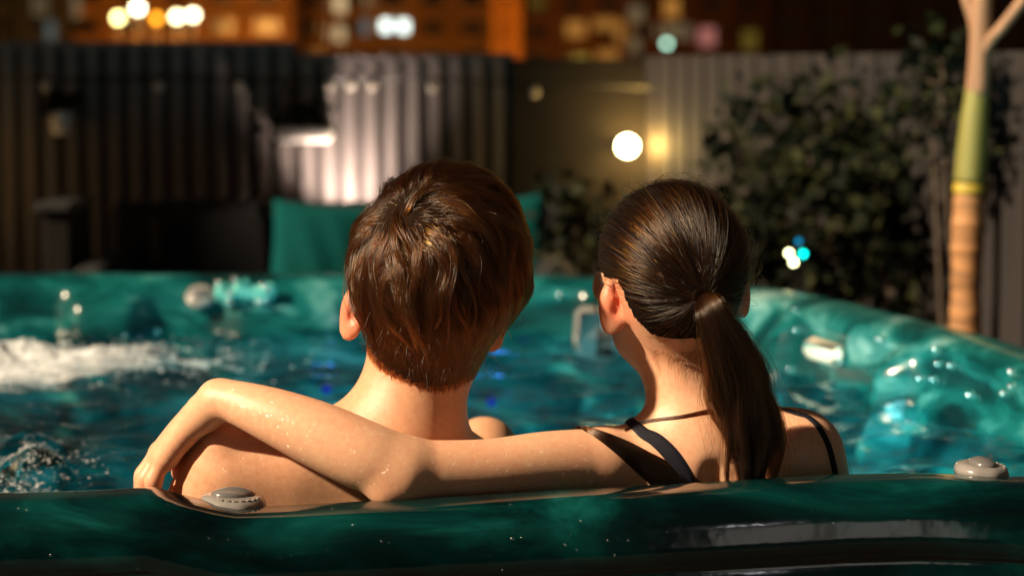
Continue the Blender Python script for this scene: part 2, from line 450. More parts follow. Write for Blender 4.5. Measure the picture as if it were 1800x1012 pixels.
PROF = crom([(0.095, -0.20), (0.090, -0.160), (0.060, -0.157), (0.040, -0.148), (0.024, -0.132), (0.0135, -0.112), (0.0105, -0.096), (0.0118, -0.086), (0.0160, -0.078), (0.0185, -0.0735), (0.0150, -0.0690),
             (0.0102, -0.0640), (0.0092, -0.056), (0.0094, -0.046), (0.0112, -0.035), (0.0145, -0.022), (0.0210, -0.0095), (0.031, -0.0016), (0.052, 0.0006), (0.080, 0.000), (0.104, -0.006),
             (0.122, -0.022), (0.136, -0.052), (0.148, -0.10), (0.165, -0.18), (0.20, -0.34), (0.25, -0.43), (0.34, -0.47), (0.46, -0.485), (0.52, -0.52), (0.55, -0.62), (0.58, -0.80)], 150)
def sstep(a, b, x): t = np.clip((x - a) / (b - a), 0, 1); return t * t * (3 - 2 * t)
NEARX = np.array([(p - 900) / F * 2.31 for p in (0, 120, 250, 320, 400, 500, 670, 900, 1160, 1480, 1620, 1735, 1800)])
NEARZ = np.array([-.006, -.004, .000, -.010, -.020, -.018, -.013, -.006, .002, .012, .0135, .011, .009])
def rim_z(x, y):
    near = 1 - sstep(2.55, 2.75, y)
    return near * np.interp(x, NEARX, NEARZ) + (1 - near) * 0.010 * np.sin(x * 5.1 + 0.8) * np.cos(y * 2.3)
ang = np.arange(520) / 520
V = []
for (o, z) in PROF:
    wall = sstep(-0.01, -0.06, z) * sstep(0.10, 0.125, o)
    # moulded seats: scoops between standing ribs
    far = sstep(2.9, 3.2, OUT[:, 1])
    rib = 0.0
    for (cx, cy, wd, am) in ((-0.80, 4.88, 0.10, 0.05), (-0.44, 4.88, 0.16, 0.035), (0.24, 4.78, 0.07, 0.05), (0.73, 3.74, 0.045, 0.05), (0.60, 4.24, 0.05, 0.03), (-1.2, 4.85, 0.08, 0.04), (-1.5, 3.7, 0.12, 0.05)):
        dd = np.hypot(OUT[:, 0] - cx, OUT[:, 1] - cy)
        rib = rib + am * (1 - sstep(wd * 0.5, wd, dd))
    off = o + wall * far * (rib - 0.012)
    X = OUT[:, 0] + NIN[:, 0] * off; Y = OUT[:, 1] + NIN[:, 1] * off
    zz = RIM + z + rim_z(X, Y) * sstep(-0.25, -0.06, z if o < 0.2 else -0.3)
    V.append(np.stack([X, Y, np.full(520, 1.0) * zz], 1))
c0 = np.array([-0.3, 3.55])
last = V[-1]
for s_, dz in ((0.8, -0.03), (0.4, -0.04), (0.02, -0.04)):
    q = last.copy(); q[:, :2] = c0 + (q[:, :2] - c0) * s_; q[:, 2] = 0.95 - 0.80 + dz; V.append(q)
nr = len(V); V = np.vstack(V); i = np.arange(nr - 1)[:, None] * 520; j = np.arange(520)[None]; j2 = (j + 1) % 520
Q = np.stack([i + j, i + j2, i + 520 + j2, i + 520 + j], -1).reshape(-1, 4)
tub = empty('hot_tub', (-0.3, 3.5, 0.03))
tag(tub, 'sunken teal marbled acrylic hot tub the couple sits in', 'hot tub')
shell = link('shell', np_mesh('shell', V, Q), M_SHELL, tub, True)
shell.data.materials.append(M_LIP_SHADED); shell.data.materials.append(M_SUB)
lip_row = int(np.argmax((PROF[:, 0] > 0.112) & (PROF[:, 1] > -0.03)))       # near lip only: darker copy of the marble, its shade put into the colour
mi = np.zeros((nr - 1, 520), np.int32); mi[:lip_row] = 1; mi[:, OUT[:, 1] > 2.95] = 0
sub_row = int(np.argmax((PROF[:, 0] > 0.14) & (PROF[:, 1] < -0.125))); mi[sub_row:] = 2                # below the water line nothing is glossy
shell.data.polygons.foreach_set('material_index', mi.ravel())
cabv = []; 
for o, z in ((0.085, 0.026), (0.085, 0.76)):
    cabv.append(np.stack([OUT[:, 0] + NIN[:, 0] * o, OUT[:, 1] + NIN[:, 1] * o, np.full(520, z)], 1))
cabv = np.vstack(cabv)
link('cabinet', np_mesh('cabinet', cabv, np.stack([j[0], j2[0], 520 + j2[0], 520 + j[0]], -1)), M_CAB, tub)

def diverter(p, s, tilt=(0, 0, 0), turn=0.0):
    """round diverter valve: faceted collar, domed oval grip with a ribbed skirt"""
    Mx = Matrix.Translation(Vector(tuple(p))) @ Matrix.Rotation(tilt[0], 4, 'X') @ Matrix.Rotation(tilt[1], 4, 'Y') @ Matrix.Rotation(turn, 4, 'Z')
    Sx = Matrix.Scale(s, 4)
    base = MB().lathe([(0.0335, -0.006), (0.0335, 0.001), (0.0305, 0.0065), (0.024, 0.0088), (0.02, 0.009)], n=40, M=Mx @ Sx,
                      wob=lambda t, z: 1 + 0.035 * (abs((t * 8 / (2 * math.pi)) % 1 - 0.5) * 2))
    b = base.build('diverter_valve', M_KNOB, tub, True)
    g = MB().lathe([(0.022, 0.008), (0.0225, 0.0100), (0.0195, 0.0128), (0.0178, 0.0135), (0.013, 0.0155), (0.006, 0.0168), (0.0005, 0.0171)], n=48,
                   M=Mx @ Sx @ Matrix.Diagonal((1.0, 0.72, 1, 1)), wob=lambda t, z: 1 + (0.03 * math.sin(t * 22) if z < 0.012 else 0))
    g.build('grip', M_KNOBCAP, b, True)
    for a in range(7):                                   # raised marks round the collar
        t = -2.3 + a * 0.26
        mk = MB().box((-0.0016, -0.0022, 0), (0.0016, 0.0022, 0.0016), 0.0005,
                      M=Mx @ Sx @ Matrix.Rotation(t, 4, 'Z') @ Matrix.Translation((0.0275, 0, 0.0075)))
        mk.build('raised_mark', M_KNOB, b)
pk = W(402, 893, 2.335)
def rimtop(px, o=0.062):
    x = (px - 900) / F * (2.272 + o); return np.array([x, 2.273 + o, RIM + 0.000 + float(rim_z(x, 2.33))])
diverter(rimtop(403, 0.092) + np.array([0, 0, 0.0005]), 0.98, (0.04, 0.05, 0), 0.4)
diverter(rimtop(1735, 0.10) + np.array([0, 0.0, 0.0025]), 0.80, (0.05, 0.10, 0), 1.9)
diverter(W(352, 521, 4.74) , 0.88, (0.75, 0, 0), 0.0)
# upstanding corner pad behind the right-hand valve
# clear waterfall spout next to the far valve
sp = MB()
for k in range(9): sp.ball(W(388 + 11 * k, 515 + 4 * math.sin(k * 1.3), 4.72), 0.013, 12, 8, (1.0, 1.0, 1.6 + 0.3 * math.sin(k * 2.1)))
spo = sp.build('waterfall_spout', simple('wet_teal_plastic', (0.10, 0.42, 0.38), 0.07, 0.2, 20, coat=0.5), tub, True)
for (a, b, r) in ((383, 497, 5), (413, 490, 6), (405, 516, 5), (406, 532, 6), (462, 500, 5), (455, 531, 5), (468, 531, 4), (470, 508, 4)):
    MB().ball(W(a, b, 4.705), r / 4250 * 4.7 * 0.9, 12, 8).build('jet_bead', M_CHROME, tub, True)
M_PEARL = simple('pearl_plastic', (0.55, 0.62, 0.60), 0.12, 0.1, 30)
M_JET = simple('teal_jet_plastic', (0.03, 0.16, 0.15), 0.12, 0.1, 30)
# right-hand wall fittings: cream insert, jets
def on_wall(px, py):
    o, d, = np.array([0, 0, CAM_Z]), None
    t = FWD + np.array([1.0, 0, 0]) * (px - 900) / F + UP * (506 - py) / F
    return Vector(tuple(o)), Vector(tuple(t)).normalized()
SHELL_BVH = BVHTree.FromPolygons([tuple(v) for v in V.tolist()], [tuple(q) for q in Q.tolist()])
def wall_hit(px, py):
    o, d = on_wall(px, py); o = o + d * 2.75
    h = SHELL_BVH.ray_cast(o, d, 6)
    n = h[1]
    if n.dot(d) > 0: n = -n
    return h[0], n
def wall_frame(px, py, lift=0.0):
    p, n = wall_hit(px, py); p = p + n * lift
    r = Vector((0, 0, 1)).cross(n).normalized(); u = n.cross(r)
    return Matrix.Translation(p) @ Matrix((r, u, n)).transposed().to_4x4()
Mw = wall_frame(1458, 620)
MB().box((-0.075, -0.018, -0.004), (0.075, 0.018, 0.022), 0.012, M=Mw).build('headrest_insert', M_CREAM, tub, True)
for (px, py, r) in ((1402, 549, .010), (1405, 580, .010), (1555, 600, .008), (1548, 598, .006), (1648, 617, .012), (1622, 666, .008), (1646, 668, .008), (1677, 643, .008), (1710, 695, .009), (1782, 657, .010), (1784, 680, .010), (1770, 692, .008), (1655, 640, .007), (1393, 650, .009), (985, 520, .010)):
    try:
        Mj = wall_frame(px, py)
        jt = MB().lathe([(r * .8, 0), (r * .8, 0.002), (r * 0.7, 0.004), (r * .5, 0.003)], n=20, M=Mj).build('jet', M_JET, tub, True)
        MB().ball((Mj @ Vector((0, 0, 0.007)))[:], 0.0042, 12, 8).build('jet_nozzle', M_CHROME, jt, True)
    except Exception: pass
for px in ():
    Mj = wall_frame(px, 625)
    MB().box((-0.010, -0.045, -0.004), (0.010, 0.045, 0.012), 0.008, M=Mj).build('jet_bar', M_PEARL, tub, True)
# filter intake between the heads
Mf = wall_frame(1052, 585)
fl = MB().box((-0.045, -0.05, -0.01), (0.045, 0.05, 0.028), 0.014, M=Mf).build('filter_intake', M_KNOB, tub, True)
MB().box((0.006, -0.048, 0.026), (0.040, 0.004, 0.031), 0.002, M=Mf).build('intake_slot', M_BLACKP, fl)
# underwater blue lights
M_LED = emit('blue_underwater_light', (0.02, 0.06, 1.0), 0.22)
for (x, y, z) in ((-0.04, 4.62, 0.72), (-0.36, 4.66, 0.74), (0.70, 3.40, 0.74)):
    n_ = MB().ball((x, y, z), 0.010, 12, 8).build('underwater_light', M_LED, tub, True)
    L = bpy.data.lights.new('underwater_glow', 'POINT'); L.energy = 0.05; L.color = (0.05, 0.25, 1.0); L.shadow_soft_size = 0.02
    lo = bpy.data.objects.new('underwater_glow', L); C.objects.link(lo); lo.location = (x, y - 0.04, z); lo.parent = tub
    lo.matrix_parent_inverse = Matrix.Translation(tub.location).inverted()

for (p, dr_, e_, col) in (((0.04, 2.86, 0.70), (0.12, 1.0, -0.30), 105.0, (0.30, 0.92, 1.0)), ((0.50, 2.74, 0.70), (-0.05, 1.0, -0.25), 14.0, (0.40, 1.0, 0.95))):
    q_ = Vector(dr_).normalized().to_track_quat('Z', 'Y')
    Mx = Matrix.Translation(p) @ q_.to_matrix().to_4x4()
    ul = MB().lathe([(0.050, -0.012), (0.050, 0.004), (0.042, 0.008)], n=24, M=Mx).build('underwater_lamp', M_PEARL, tub, True)
    MB().lathe([(0.040, 0.009), (0.02, 0.013), (0.0, 0.014)], n=20, M=Mx).build('lamp_lens', emit('cyan_lens', (0.4, 0.95, 1.0), 3), ul, True)
    L = bpy.data.lights.new('underwater_beam', 'SPOT'); L.energy = e_; L.color = col; L.shadow_soft_size = 0.22; L.spot_size = math.radians(140); L.spot_blend = 1.0
    lo = bpy.data.objects.new('underwater_beam', L); C.objects.link(lo); lo.location = Vector(p) + Vector(dr_) * 0.14
    lo.rotation_euler = (-Vector(dr_)).to_track_quat('Z', 'Y').to_euler(); lo.parent = tub
    lo.matrix_parent_inverse = Matrix.Translation(tub.location).inverted()
# ------------------------------------------------------------------ water
INW = OUT + NIN * 0.146
def inside(P, poly):
    x, y = P[:, 0], P[:, 1]; r = np.zeros(len(P), bool); n = len(poly)
    for k in range(0, n, 4):
        x1, y1 = poly[k]; x2, y2 = poly[(k + 4) % n]
        c = ((y1 > y) != (y2 > y)) & (x < (x2 - x1) * (y - y1) / (y2 - y1 + 1e-12) + x1)
        r ^= c
    return r
WV = []
for k in range(70):
    lam = 0.035 * (0.55 / 0.035) ** RNG.random(); th = RNG.random() * 2 * math.pi
    WV.append((2 * math.pi / lam * math.cos(th), 2 * math.pi / lam * math.sin(th), RNG.random() * 6.28, 0.0026 * (lam / 0.2) ** 0.95))
def wave(x, y):
    z = np.zeros_like(x)
    wx = x + 0.03 * np.sin(y * 7.0 + 1.0); wy = y + 0.03 * np.sin(x * 8.0)
    for (a, b, c, am) in WV: z += am * np.sin(a * wx + b * wy + c)
    def blob(cx, cy, sx, sy): return np.exp(-((x - cx) / sx) ** 2 - ((y - cy) / sy) ** 2)
    churn = 0.55 * blob(-0.85, 4.25, 0.25, 0.22) + 1.0 * blob(-0.62, 3.00, 0.13, 0.2)
    z2 = np.zeros_like(x)
    for k, (a, b, c, am) in enumerate(WV[:30]): z2 += am * np.sin(2.7 * a * wx + 2.7 * b * wy + 2 * c)
    return z * 0.42 + z2 * churn * 1.0 + 0.022 * churn
h = 0.0075
gx, gy = np.meshgrid(np.arange(-1.45, 0.98, h), np.arange(2.3, 4.86, h), indexing='ij')
keep = inside(np.stack([gx.ravel(), gy.ravel()], 1), INW).reshape(gx.shape)
gz = WATER + wave(gx, gy)
idx = np.cumsum(keep.ravel()).reshape(keep.shape) - 1
kq = keep[:-1, :-1] & keep[1:, :-1] & keep[1:, 1:] & keep[:-1, 1:]
Qw = np.stack([idx[:-1, :-1][kq], idx[1:, :-1][kq], idx[1:, 1:][kq], idx[:-1, 1:][kq]], 1)
Vw = np.stack([gx[keep], gy[keep], gz[keep]], 1)
wat = link('water', np_mesh('water', Vw, Qw), M_WATER, None, True)
tag(wat, 'rippling blue green water filling the hot tub', 'water', kind='structure')

def icosa():
    t = (1 + 5 ** 0.5) / 2
    v = np.array([(-1, t, 0), (1, t, 0), (-1, -t, 0), (1, -t, 0), (0, -1, t), (0, 1, t), (0, -1, -t), (0, 1, -t), (t, 0, -1), (t, 0, 1), (-t, 0, -1), (-t, 0, 1)], float)
    f = np.array([(0, 11, 5), (0, 5, 1), (0, 1, 7), (0, 7, 10), (0, 10, 11), (1, 5, 9), (5, 11, 4), (11, 10, 2), (10, 7, 6), (7, 1, 8), (3, 9, 4), (3, 4, 2), (3, 2, 6), (3, 6, 8), (3, 8, 9), (4, 9, 5), (2, 4, 11), (6, 2, 10), (8, 6, 7), (9, 8, 1)])
    return v / np.linalg.norm(v[0]), f
IV, IF = icosa()
def balls(name, Pn, R, mat, sq=None):
    n = len(Pn); sq = np.ones((n, 3)) if sq is None else sq
    Vb = (Pn[:, None, :] + IV[None] * R[:, None, None] * sq[:, None, :]).reshape(-1, 3)
    Fb = (IF[None] + (np.arange(n) * 12)[:, None, None]).reshape(-1, 3)
    return link(name, np_mesh(name, Vb, Fb), mat, None, True)
def patch(cx, cy, sx, sy, n, r0, r1, hz):
    x = cx + RNG.normal(size=n) * sx; y = cy + RNG.normal(size=n) * sy
    # strands of foam: thin the patch out by a rippled field
    fld = np.sin(x * 41 + 3 * np.sin(y * 23)) * np.sin(y * 33 + 2 * np.sin(x * 29)) + 0.5 * np.sin(x * 90 + y * 70)
    k = fld > -0.25 + 0.5 * RNG.random(n); x, y = x[k], y[k]
    ok = inside(np.stack([x, y], 1), OUT + NIN * 0.19); x, y = x[ok], y[ok]
    R = r0 + (r1 - r0) * RNG.random(len(x)) ** 3
    z = WATER + wave(x, y) + hz * RNG.random(len(x)) ** 2
    return np.stack([x, y, z], 1), R
a1, r1 = patch(-0.92, 4.20, 0.16, 0.10, 30000, 0.0008, 0.0024, 0.005)
fo = balls('bubbling_foam', a1, r1, M_FOAM, np.tile([1.6, 1.5, 0.6], (len(a1), 1)))
m, nt, out = nmat('foam_film')
tc = N(nt, 'ShaderNodeTexCoord'); mp = N(nt, 'ShaderNodeMapping'); mp.inputs['Scale'].default_value = (0.55, 1, 1); nt.links.new(tc.outputs['Object'], mp.inputs[0])
n1 = N(nt, 'ShaderNodeTexNoise'); n1.inputs['Scale'].default_value = 34; n1.inputs['Detail'].default_value = 8; n1.inputs['Roughness'].default_value = 0.65
nt.links.new(mp.outputs[0], n1.inputs['Vector'])
at = N(nt, 'ShaderNodeAttribute'); at.attribute_name = 'foam'
sm = N(nt, 'ShaderNodeMath', operation='ADD'); nt.links.new(n1.outputs[0], sm.inputs[0]); nt.links.new(at.outputs['Fac'], sm.inputs[1])
rp = ramp(nt, sm.outputs[0], [(0.95, (0, 0, 0)), (1.0, (1, 1, 1))])
mr = N(nt, 'ShaderNodeMapRange'); mr.inputs['From Min'].default_value = 0.85; mr.inputs['From Max'].default_value = 1.25
nt.links.new(sm.outputs[0], mr.inputs[0])
pb_ = N(nt, 'ShaderNodeBsdfPrincipled'); pb_.inputs['Base Color'].default_value = (0.70, 0.74, 0.78, 1); pb_.inputs['Roughness'].default_value = 0.35
bp = N(nt, 'ShaderNodeBump'); bp.inputs['Strength'].default_value = 0.9; bp.inputs['Distance'].default_value = 0.01
nt.links.new(n1.outputs[0], bp.inputs['Height']); nt.links.new(bp.outputs[0], pb_.inputs['Normal']); nt.links.new(mr.outputs[0], pb_.inputs['Alpha'])
nt.links.new(pb_.outputs[0], out.inputs[0]); M_FILM = m
fx_, fy_ = np.meshgrid(np.arange(-1.3, -0.36, 0.006), np.arange(3.75, 4.66, 0.006), indexing='ij')
fz_ = WATER + wave(fx_, fy_) + 0.0022
fa_ = np.exp(-((fx_ + 0.92) / 0.36) ** 4 - ((fy_ - 4.18) / 0.27) ** 4) * (0.66 + 0.10 * sstep(-0.6, -0.9, fx_))
nx_, ny_ = fx_.shape; ii_ = np.arange(nx_ * ny_).reshape(nx_, ny_)
film = link('foam_film', np_mesh('foam_film', np.stack([fx_, fy_, fz_], -1).reshape(-1, 3), np.stack([ii_[:-1, :-1], ii_[1:, :-1], ii_[1:, 1:], ii_[:-1, 1:]], -1).reshape(-1, 4)), M_FILM, fo, True)
fat = film.data.attributes.new('foam', 'FLOAT', 'POINT'); fat.data.foreach_set('value', fa_.ravel().astype(np.float32))
tag(fo, 'broad patch of white churning foam on the water at left', 'foam', kind='stuff')
a2, r2 = patch(-0.640, 3.00, 0.045, 0.10, 4200, 0.0006, 0.0019, 0.004)
fo = balls('jet_bubbles', a2, r2, M_FOAM, np.tile([1.4, 1.3, 0.45], (len(a2), 1)))
tag(fo, 'sparkling bubbles on dark water beside the draped hand', 'bubbles', kind='stuff')

# ================================================================== terrace furniture and fence
ZTOP = CAM_Z + 0.036
FY = 7.5
def batten_mesh(w, d, hgt):
    b = MB().box((-w / 2, -d / 2, 0), (w / 2, d / 2, hgt), 0.004); m = mesh('batten', b.v, b.f); m.materials.append(M_FENCE); return m
bm1 = batten_mesh(0.040, 0.024, ZTOP + 0.040); bm2 = batten_mesh(0.040, 0.024, ZTOP + 0.002); bm3 = batten_mesh(0.105, 0.03, ZTOP + 0.0); bm3.materials.clear(); bm3.materials.append(simple('shade_darkened_boards', (0.030, 0.026, 0.0255), 0.8, 0.3, 9, 0.25, 70, stretch=(1, 1, 0.15), spec=0.15))  # right boards: same grey fence paint, darkened in place of shade
def xa(px, y): return (px - 900) / F * y
def fence_run(name, label, p0, p1, pitch, bmsh, top, back_mat, with_batten=True):
    p0 = np.array(p0, float); p1 = np.array(p1, float); L = np.linalg.norm(p1 - p0); u = (p1 - p0) / L
    a = math.atan2(u[1], u[0])
    e = empty(name, (p0[0], p0[1], 0)); e.rotation_euler.z = a
    tag(e, label, 'fence', 'fence round the terrace')
    bpy.context.view_layer.update()
    def ch(n, b, m):
        o = link(n, mesh(n, b.v, b.f), m); o.parent = e; return o
    ch('backing_sheet', MB().box((0, 0.0, 0.0), (L, 0.012, top - 0.015)), back_mat)
    ch('top_rail', MB().box((0, -0.01, top - 0.0149), (L, 0.03, top + 0.005), 0.004), M_FENCE if with_batten else back_mat)
    if with_batten:
        n = int(L / pitch)
        for k in range(n):
            o = bpy.data.objects.new('batten', bmsh); C.objects.link(o); o.parent = e; o.location = ((k + 0.5) * pitch, -0.013, 0.0)
    return e
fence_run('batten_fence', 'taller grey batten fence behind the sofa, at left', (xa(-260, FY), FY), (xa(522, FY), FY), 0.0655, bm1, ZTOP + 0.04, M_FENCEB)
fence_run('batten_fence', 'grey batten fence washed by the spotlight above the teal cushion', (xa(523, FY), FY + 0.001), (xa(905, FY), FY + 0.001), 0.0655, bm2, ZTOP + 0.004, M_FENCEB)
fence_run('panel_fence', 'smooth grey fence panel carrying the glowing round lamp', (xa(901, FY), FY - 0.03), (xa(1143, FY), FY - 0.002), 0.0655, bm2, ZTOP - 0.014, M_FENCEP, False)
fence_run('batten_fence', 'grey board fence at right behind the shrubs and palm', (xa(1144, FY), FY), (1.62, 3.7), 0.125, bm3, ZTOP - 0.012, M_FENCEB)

# round wall lamp
lp = W(1103, 257, FY - 0.19)
lamp = empty('wall_lamp', tuple(lp)); tag(lamp, 'glowing round wall lamp on the smooth fence panel', 'lamp')
MB().ball(lp, 0.030, 20, 14).build('bulb', emit('warm_bulb', (1.0, 0.80, 0.36), 26), lamp, True)
MB().tube([lp + np.array([0, 0.03, 0]), lp + np.array([0, 0.10, 0.0]), lp + np.array([0, 0.185, 0.0])], 0.008).build('arm', M_BRASS, lamp, True)
MB().lathe([(0.035, 0), (0.035, 0.008), (0.02, 0.014)], M=Matrix.Translation(Vector(tuple(lp + np.array([0, 0.186, 0])))) @ Matrix.Rotation(math.pi / 2, 4, 'X')).build('wall_plate', M_BRASS, lamp, True)
def point(name, p, e, col, r, parent):
    L = bpy.data.lights.new(name, 'POINT'); L.energy = e; L.color = col; L.shadow_soft_size = r
    o = bpy.data.objects.new(name, L); C.objects.link(o); o.location = tuple(p); o.parent = parent
    o.matrix_parent_inverse = Matrix.Translation(parent.location).inverted(); return o
point('lamp_light', lp + np.array([0.052, 0.075, 0]), 4.6, (1.0, 0.60, 0.15), 0.03, lamp)

# spotlight on the deck behind the sofa, washing the fence
sp0 = W(606, 425, FY - 0.20)
spot = empty('uplight', tuple(sp0)); tag(spot, 'pale spotlight behind the sofa washing the fence upward', 'lamp')
MB().lathe([(0.028, -0.09), (0.034, -0.03), (0.036, 0.0)], c=sp0, n=24).build('housing', M_BRASS, spot, True)
MB().lathe([(0.0305, -0.004), (0.012, -0.002), (0.0, -0.001)], c=sp0, n=24).build('lens', emit('spot_lens', (1.0, 0.82, 0.70), 30), spot, True)
MB().tube([sp0 - np.array([0, 0, 0.09]), np.array([sp0[0], sp0[1], 0.03])], 0.010).build('stake', M_BRASS, spot, True)
L = bpy.data.lights.new('uplight_beam', 'SPOT'); L.energy = 30; L.color = (1.0, 0.78, 0.62); L.spot_size = math.radians(88); L.spot_blend = 1.0; L.shadow_soft_size = 0.02
so = bpy.data.objects.new('uplight_beam', L); C.objects.link(so); so.location = tuple(sp0 + np.array([0, 0, 0.012]))
so.rotation_euler = Vector((0.0, -0.55, -0.83)).to_track_quat('Z', 'Y').to_euler(); so.parent = spot
so.matrix_parent_inverse = Matrix.Translation(spot.location).inverted()
# second, out past the left edge, seen as warm glow on the fence
s2 = W(-38, 300, FY - 0.22)
l2 = empty('wall_lamp', tuple(s2)); tag(l2, 'warm wall lamp at the left end of the fence', 'lamp')
MB().ball(s2, 0.022, 16, 12).build('bulb', emit('amber_bulb', (1.0, 0.62, 0.2), 10), l2, True)
MB().tube([s2 + np.array([0, 0.02, 0]), s2 + np.array([0, 0.215, 0])], 0.008).build('arm', M_BRASS, l2, True)
point('lamp_light', s2 + np.array([0, -0.04, 0]), 0.22, (1.0, 0.62, 0.22), 0.03, l2)

# shelf planter and wall pot
ps = W(533, 237, FY - 0.12)
pl = empty('wall_planter', tuple(ps)); tag(pl, 'long white trough planter with a dark plant on the fence', 'planter')
MB().box(ps + np.array([-0.085, -0.05, -0.022]), ps + np.array([0.085, 0.095, 0.022]), 0.012).build('trough', M_WHITE, pl)
def leafcloud(name, pts, size, mat, parent, flat=0.5, seed=3):
    r = np.random.default_rng(seed); n = len(pts)
    d = r.normal(size=(n, 3)); d[:, 2] *= flat; d /= np.linalg.norm(d, axis=1)[:, None]
    a = r.normal(size=(n, 3)); a -= d * (a * d).sum(1)[:, None]; a /= np.linalg.norm(a, axis=1)[:, None]
    nn = np.cross(d, a)
    L = size * (0.6 + 0.8 * r.random(n))[:, None]; w = L * 0.28
    Vv = np.stack([pts, pts + d * L * 0.5 + a * w + nn * L * 0.07, pts + d * L - nn * L * 0.05, pts + d * L * 0.5 - a * w + nn * L * 0.07], 1).reshape(-1, 3)
    Qq = np.arange(n * 4).reshape(n, 4)
    return link(name, np_mesh(name, Vv, Qq), mat, parent)
def shrub(name, label, base, blobs, n, size, mats, seed, cat='shrub', group=None, trunk_r=0.012):
    r = np.random.default_rng(seed)
    e = empty(name, tuple(base)); tag(e, label, cat, group)
    base = np.array(base, float)
    tot = sum(b[1] ** 2 for b in blobs); tr = MB()
    allp = []
    for (c, rad) in blobs:
        c = np.array(c, float)
        mid = base + (c - base) * 0.5 + r.normal(size=3) * 0.03
        tr.tube(crom([base, mid, c], 8), np.linspace(trunk_r, 0.004, 8), 6)
        m = int(n * rad ** 2 / tot)
        nt_ = max(3, m // 28)
        tips = c + r.normal(size=(nt_, 3)) * rad * 0.62
        for t in tips[::3]: tr.tube([c, (c + t) / 2 + r.normal(size=3) * 0.01, t], [0.004, 0.003, 0.0015], 4, False)
        k = r.integers(0, nt_, m)
        allp.append(tips[k] + r.normal(size=(m, 3)) * size * 0.9)
    P = np.vstack(allp); sel = r.random(len(P)) < 0.6
    tr.build('trunk', M_BARK, e, True)
    tag(leafcloud('crown', P[sel], size, mats[0], e, 0.7, seed + 1), kind='stuff')
    tag(leafcloud('new_growth', P[~sel], size * 0.9, mats[1], e, 0.7, seed + 2), kind='stuff')
    return e
r0 = np.random.default_rng(5)
tag(kind='stuff', o=leafcloud('plant', np.array(ps) + r0.normal(size=(70, 3)) * np.array([0.050, 0.020, 0.040]) + np.array([-0.01, 0.01, 0.065]), 0.05, M_LEAF, pl, 1.0, 8))
pp = W(107, 216, FY - 0.10)
pot = empty('wall_pot', tuple(pp)); tag(pot, 'small white pot with a trailing plant on the left fence', 'pot')
MB().lathe([(0.022, -0.036), (0.026, -0.03), (0.034, 0.036), (0.030, 0.036), (0.024, 0.0)], c=pp, n=24).build('pot', M_WHITE, pot, True)
MB().tube([pp + np.array([0, 0.03, 0.02]), pp + np.array([0, 0.075, 0.02])], 0.006).build('bracket', M_BRASS, pot)
tag(kind='stuff', o=leafcloud('plant', pp + r0.normal(size=(60, 3)) * np.array([0.02, 0.02, 0.02]) + np.array([0, 0, 0.06]), 0.045, M_LEAF, pot, 1.0, 12))

# string of unlit bulbs along the fence
st = empty('string_light', (0, FY - 0.06, 1.3)); tag(st, 'string of small clear bulbs slung along the fence', 'string light')
sx = [-300, 60, 300, 500, 618, 740, 930, 1080, 1235, 1400]; sy_ = [118, 140, 138, 142, 140, 138, 150, 152, 156, 150]
cp = crom([W(a, b, FY - 0.065) for a, b in zip(sx, sy_)], 90)
MB().tube(cp, 0.005, 5).build('cord', M_CORD, st)
for a, b in ((80, 150), (280, 150), (420, 150), (580, 147), (617, 146), (655, 147), (760, 150), (940, 160), (1233, 165)):
    bp_ = W(a, b, FY - 0.068)
    bb = MB().ball(bp_ - np.array([0, 0, 0.004]), 0.015, 12, 8, (1, 1, 1.2)).build('bulb', M_GLASSB, st, True)
    MB().tube([bp_ + np.array([0, 0, 0.010]), bp_ + np.array([0, 0, 0.026])], 0.008, 8).build('socket', M_CORD, bb)

# sofa along the back fence
SY = 6.95
sf = empty('outdoor_sofa', (xa(560, SY), SY, 0.026)); tag(sf, 'low black wicker sofa along the back fence', 'sofa')
x0, x1 = xa(150, SY - 0.35), xa(1010, SY - 0.3)
zb = W(500, 343, SY + 0.18)[2]
MB().box((x0 - 0.02, SY - 0.55, 0.05), (x1, SY + 0.24, 0.36), 0.02).build('base', M_SOFA, sf)
MB().box((x0 - 0.02, SY + 0.14, 0.36), (x1, SY + 0.24, zb - 0.02), 0.025).build('back_frame', M_SOFA, sf)
za = W(120, 372, SY - 0.2)[2]
MB().box((x0 - 0.02, SY - 0.55, 0.361), (x0 + 0.09, SY + 0.139, za - 0.13), 0.03).build('armrest', M_SOFA, sf)
MB().box((x1 - 0.11, SY - 0.55, 0.361), (x1, SY + 0.139, za - 0.13), 0.03).build('armrest', M_SOFA, sf)
nb = 3; wseg = (x1 - x0 - 0.22) / nb
for k in range(nb):
    a = x0 + 0.11 + k * wseg
    MB().box((a + 0.004, SY - 0.54, 0.365), (a + wseg - 0.004, SY + 0.0, 0.50), 0.04).build('seat_cushion', M_SOFAC, sf, True)
    MB().box((a + 0.004, SY + 0.01, 0.505), (a + wseg - 0.004, SY + 0.138, zb - 0.008 * (k + 1)), 0.045).build('back_cushion', M_SOFAC, sf, True)
for (xx, yy) in ((x0, SY - 0.5), (x1 - 0.06, SY - 0.5), (x0, SY + 0.16), (x1 - 0.06, SY + 0.16)):
    MB().box((xx, yy, 0.026), (xx + 0.05, yy + 0.05, 0.052)).build('leg', M_BLACKP, sf)

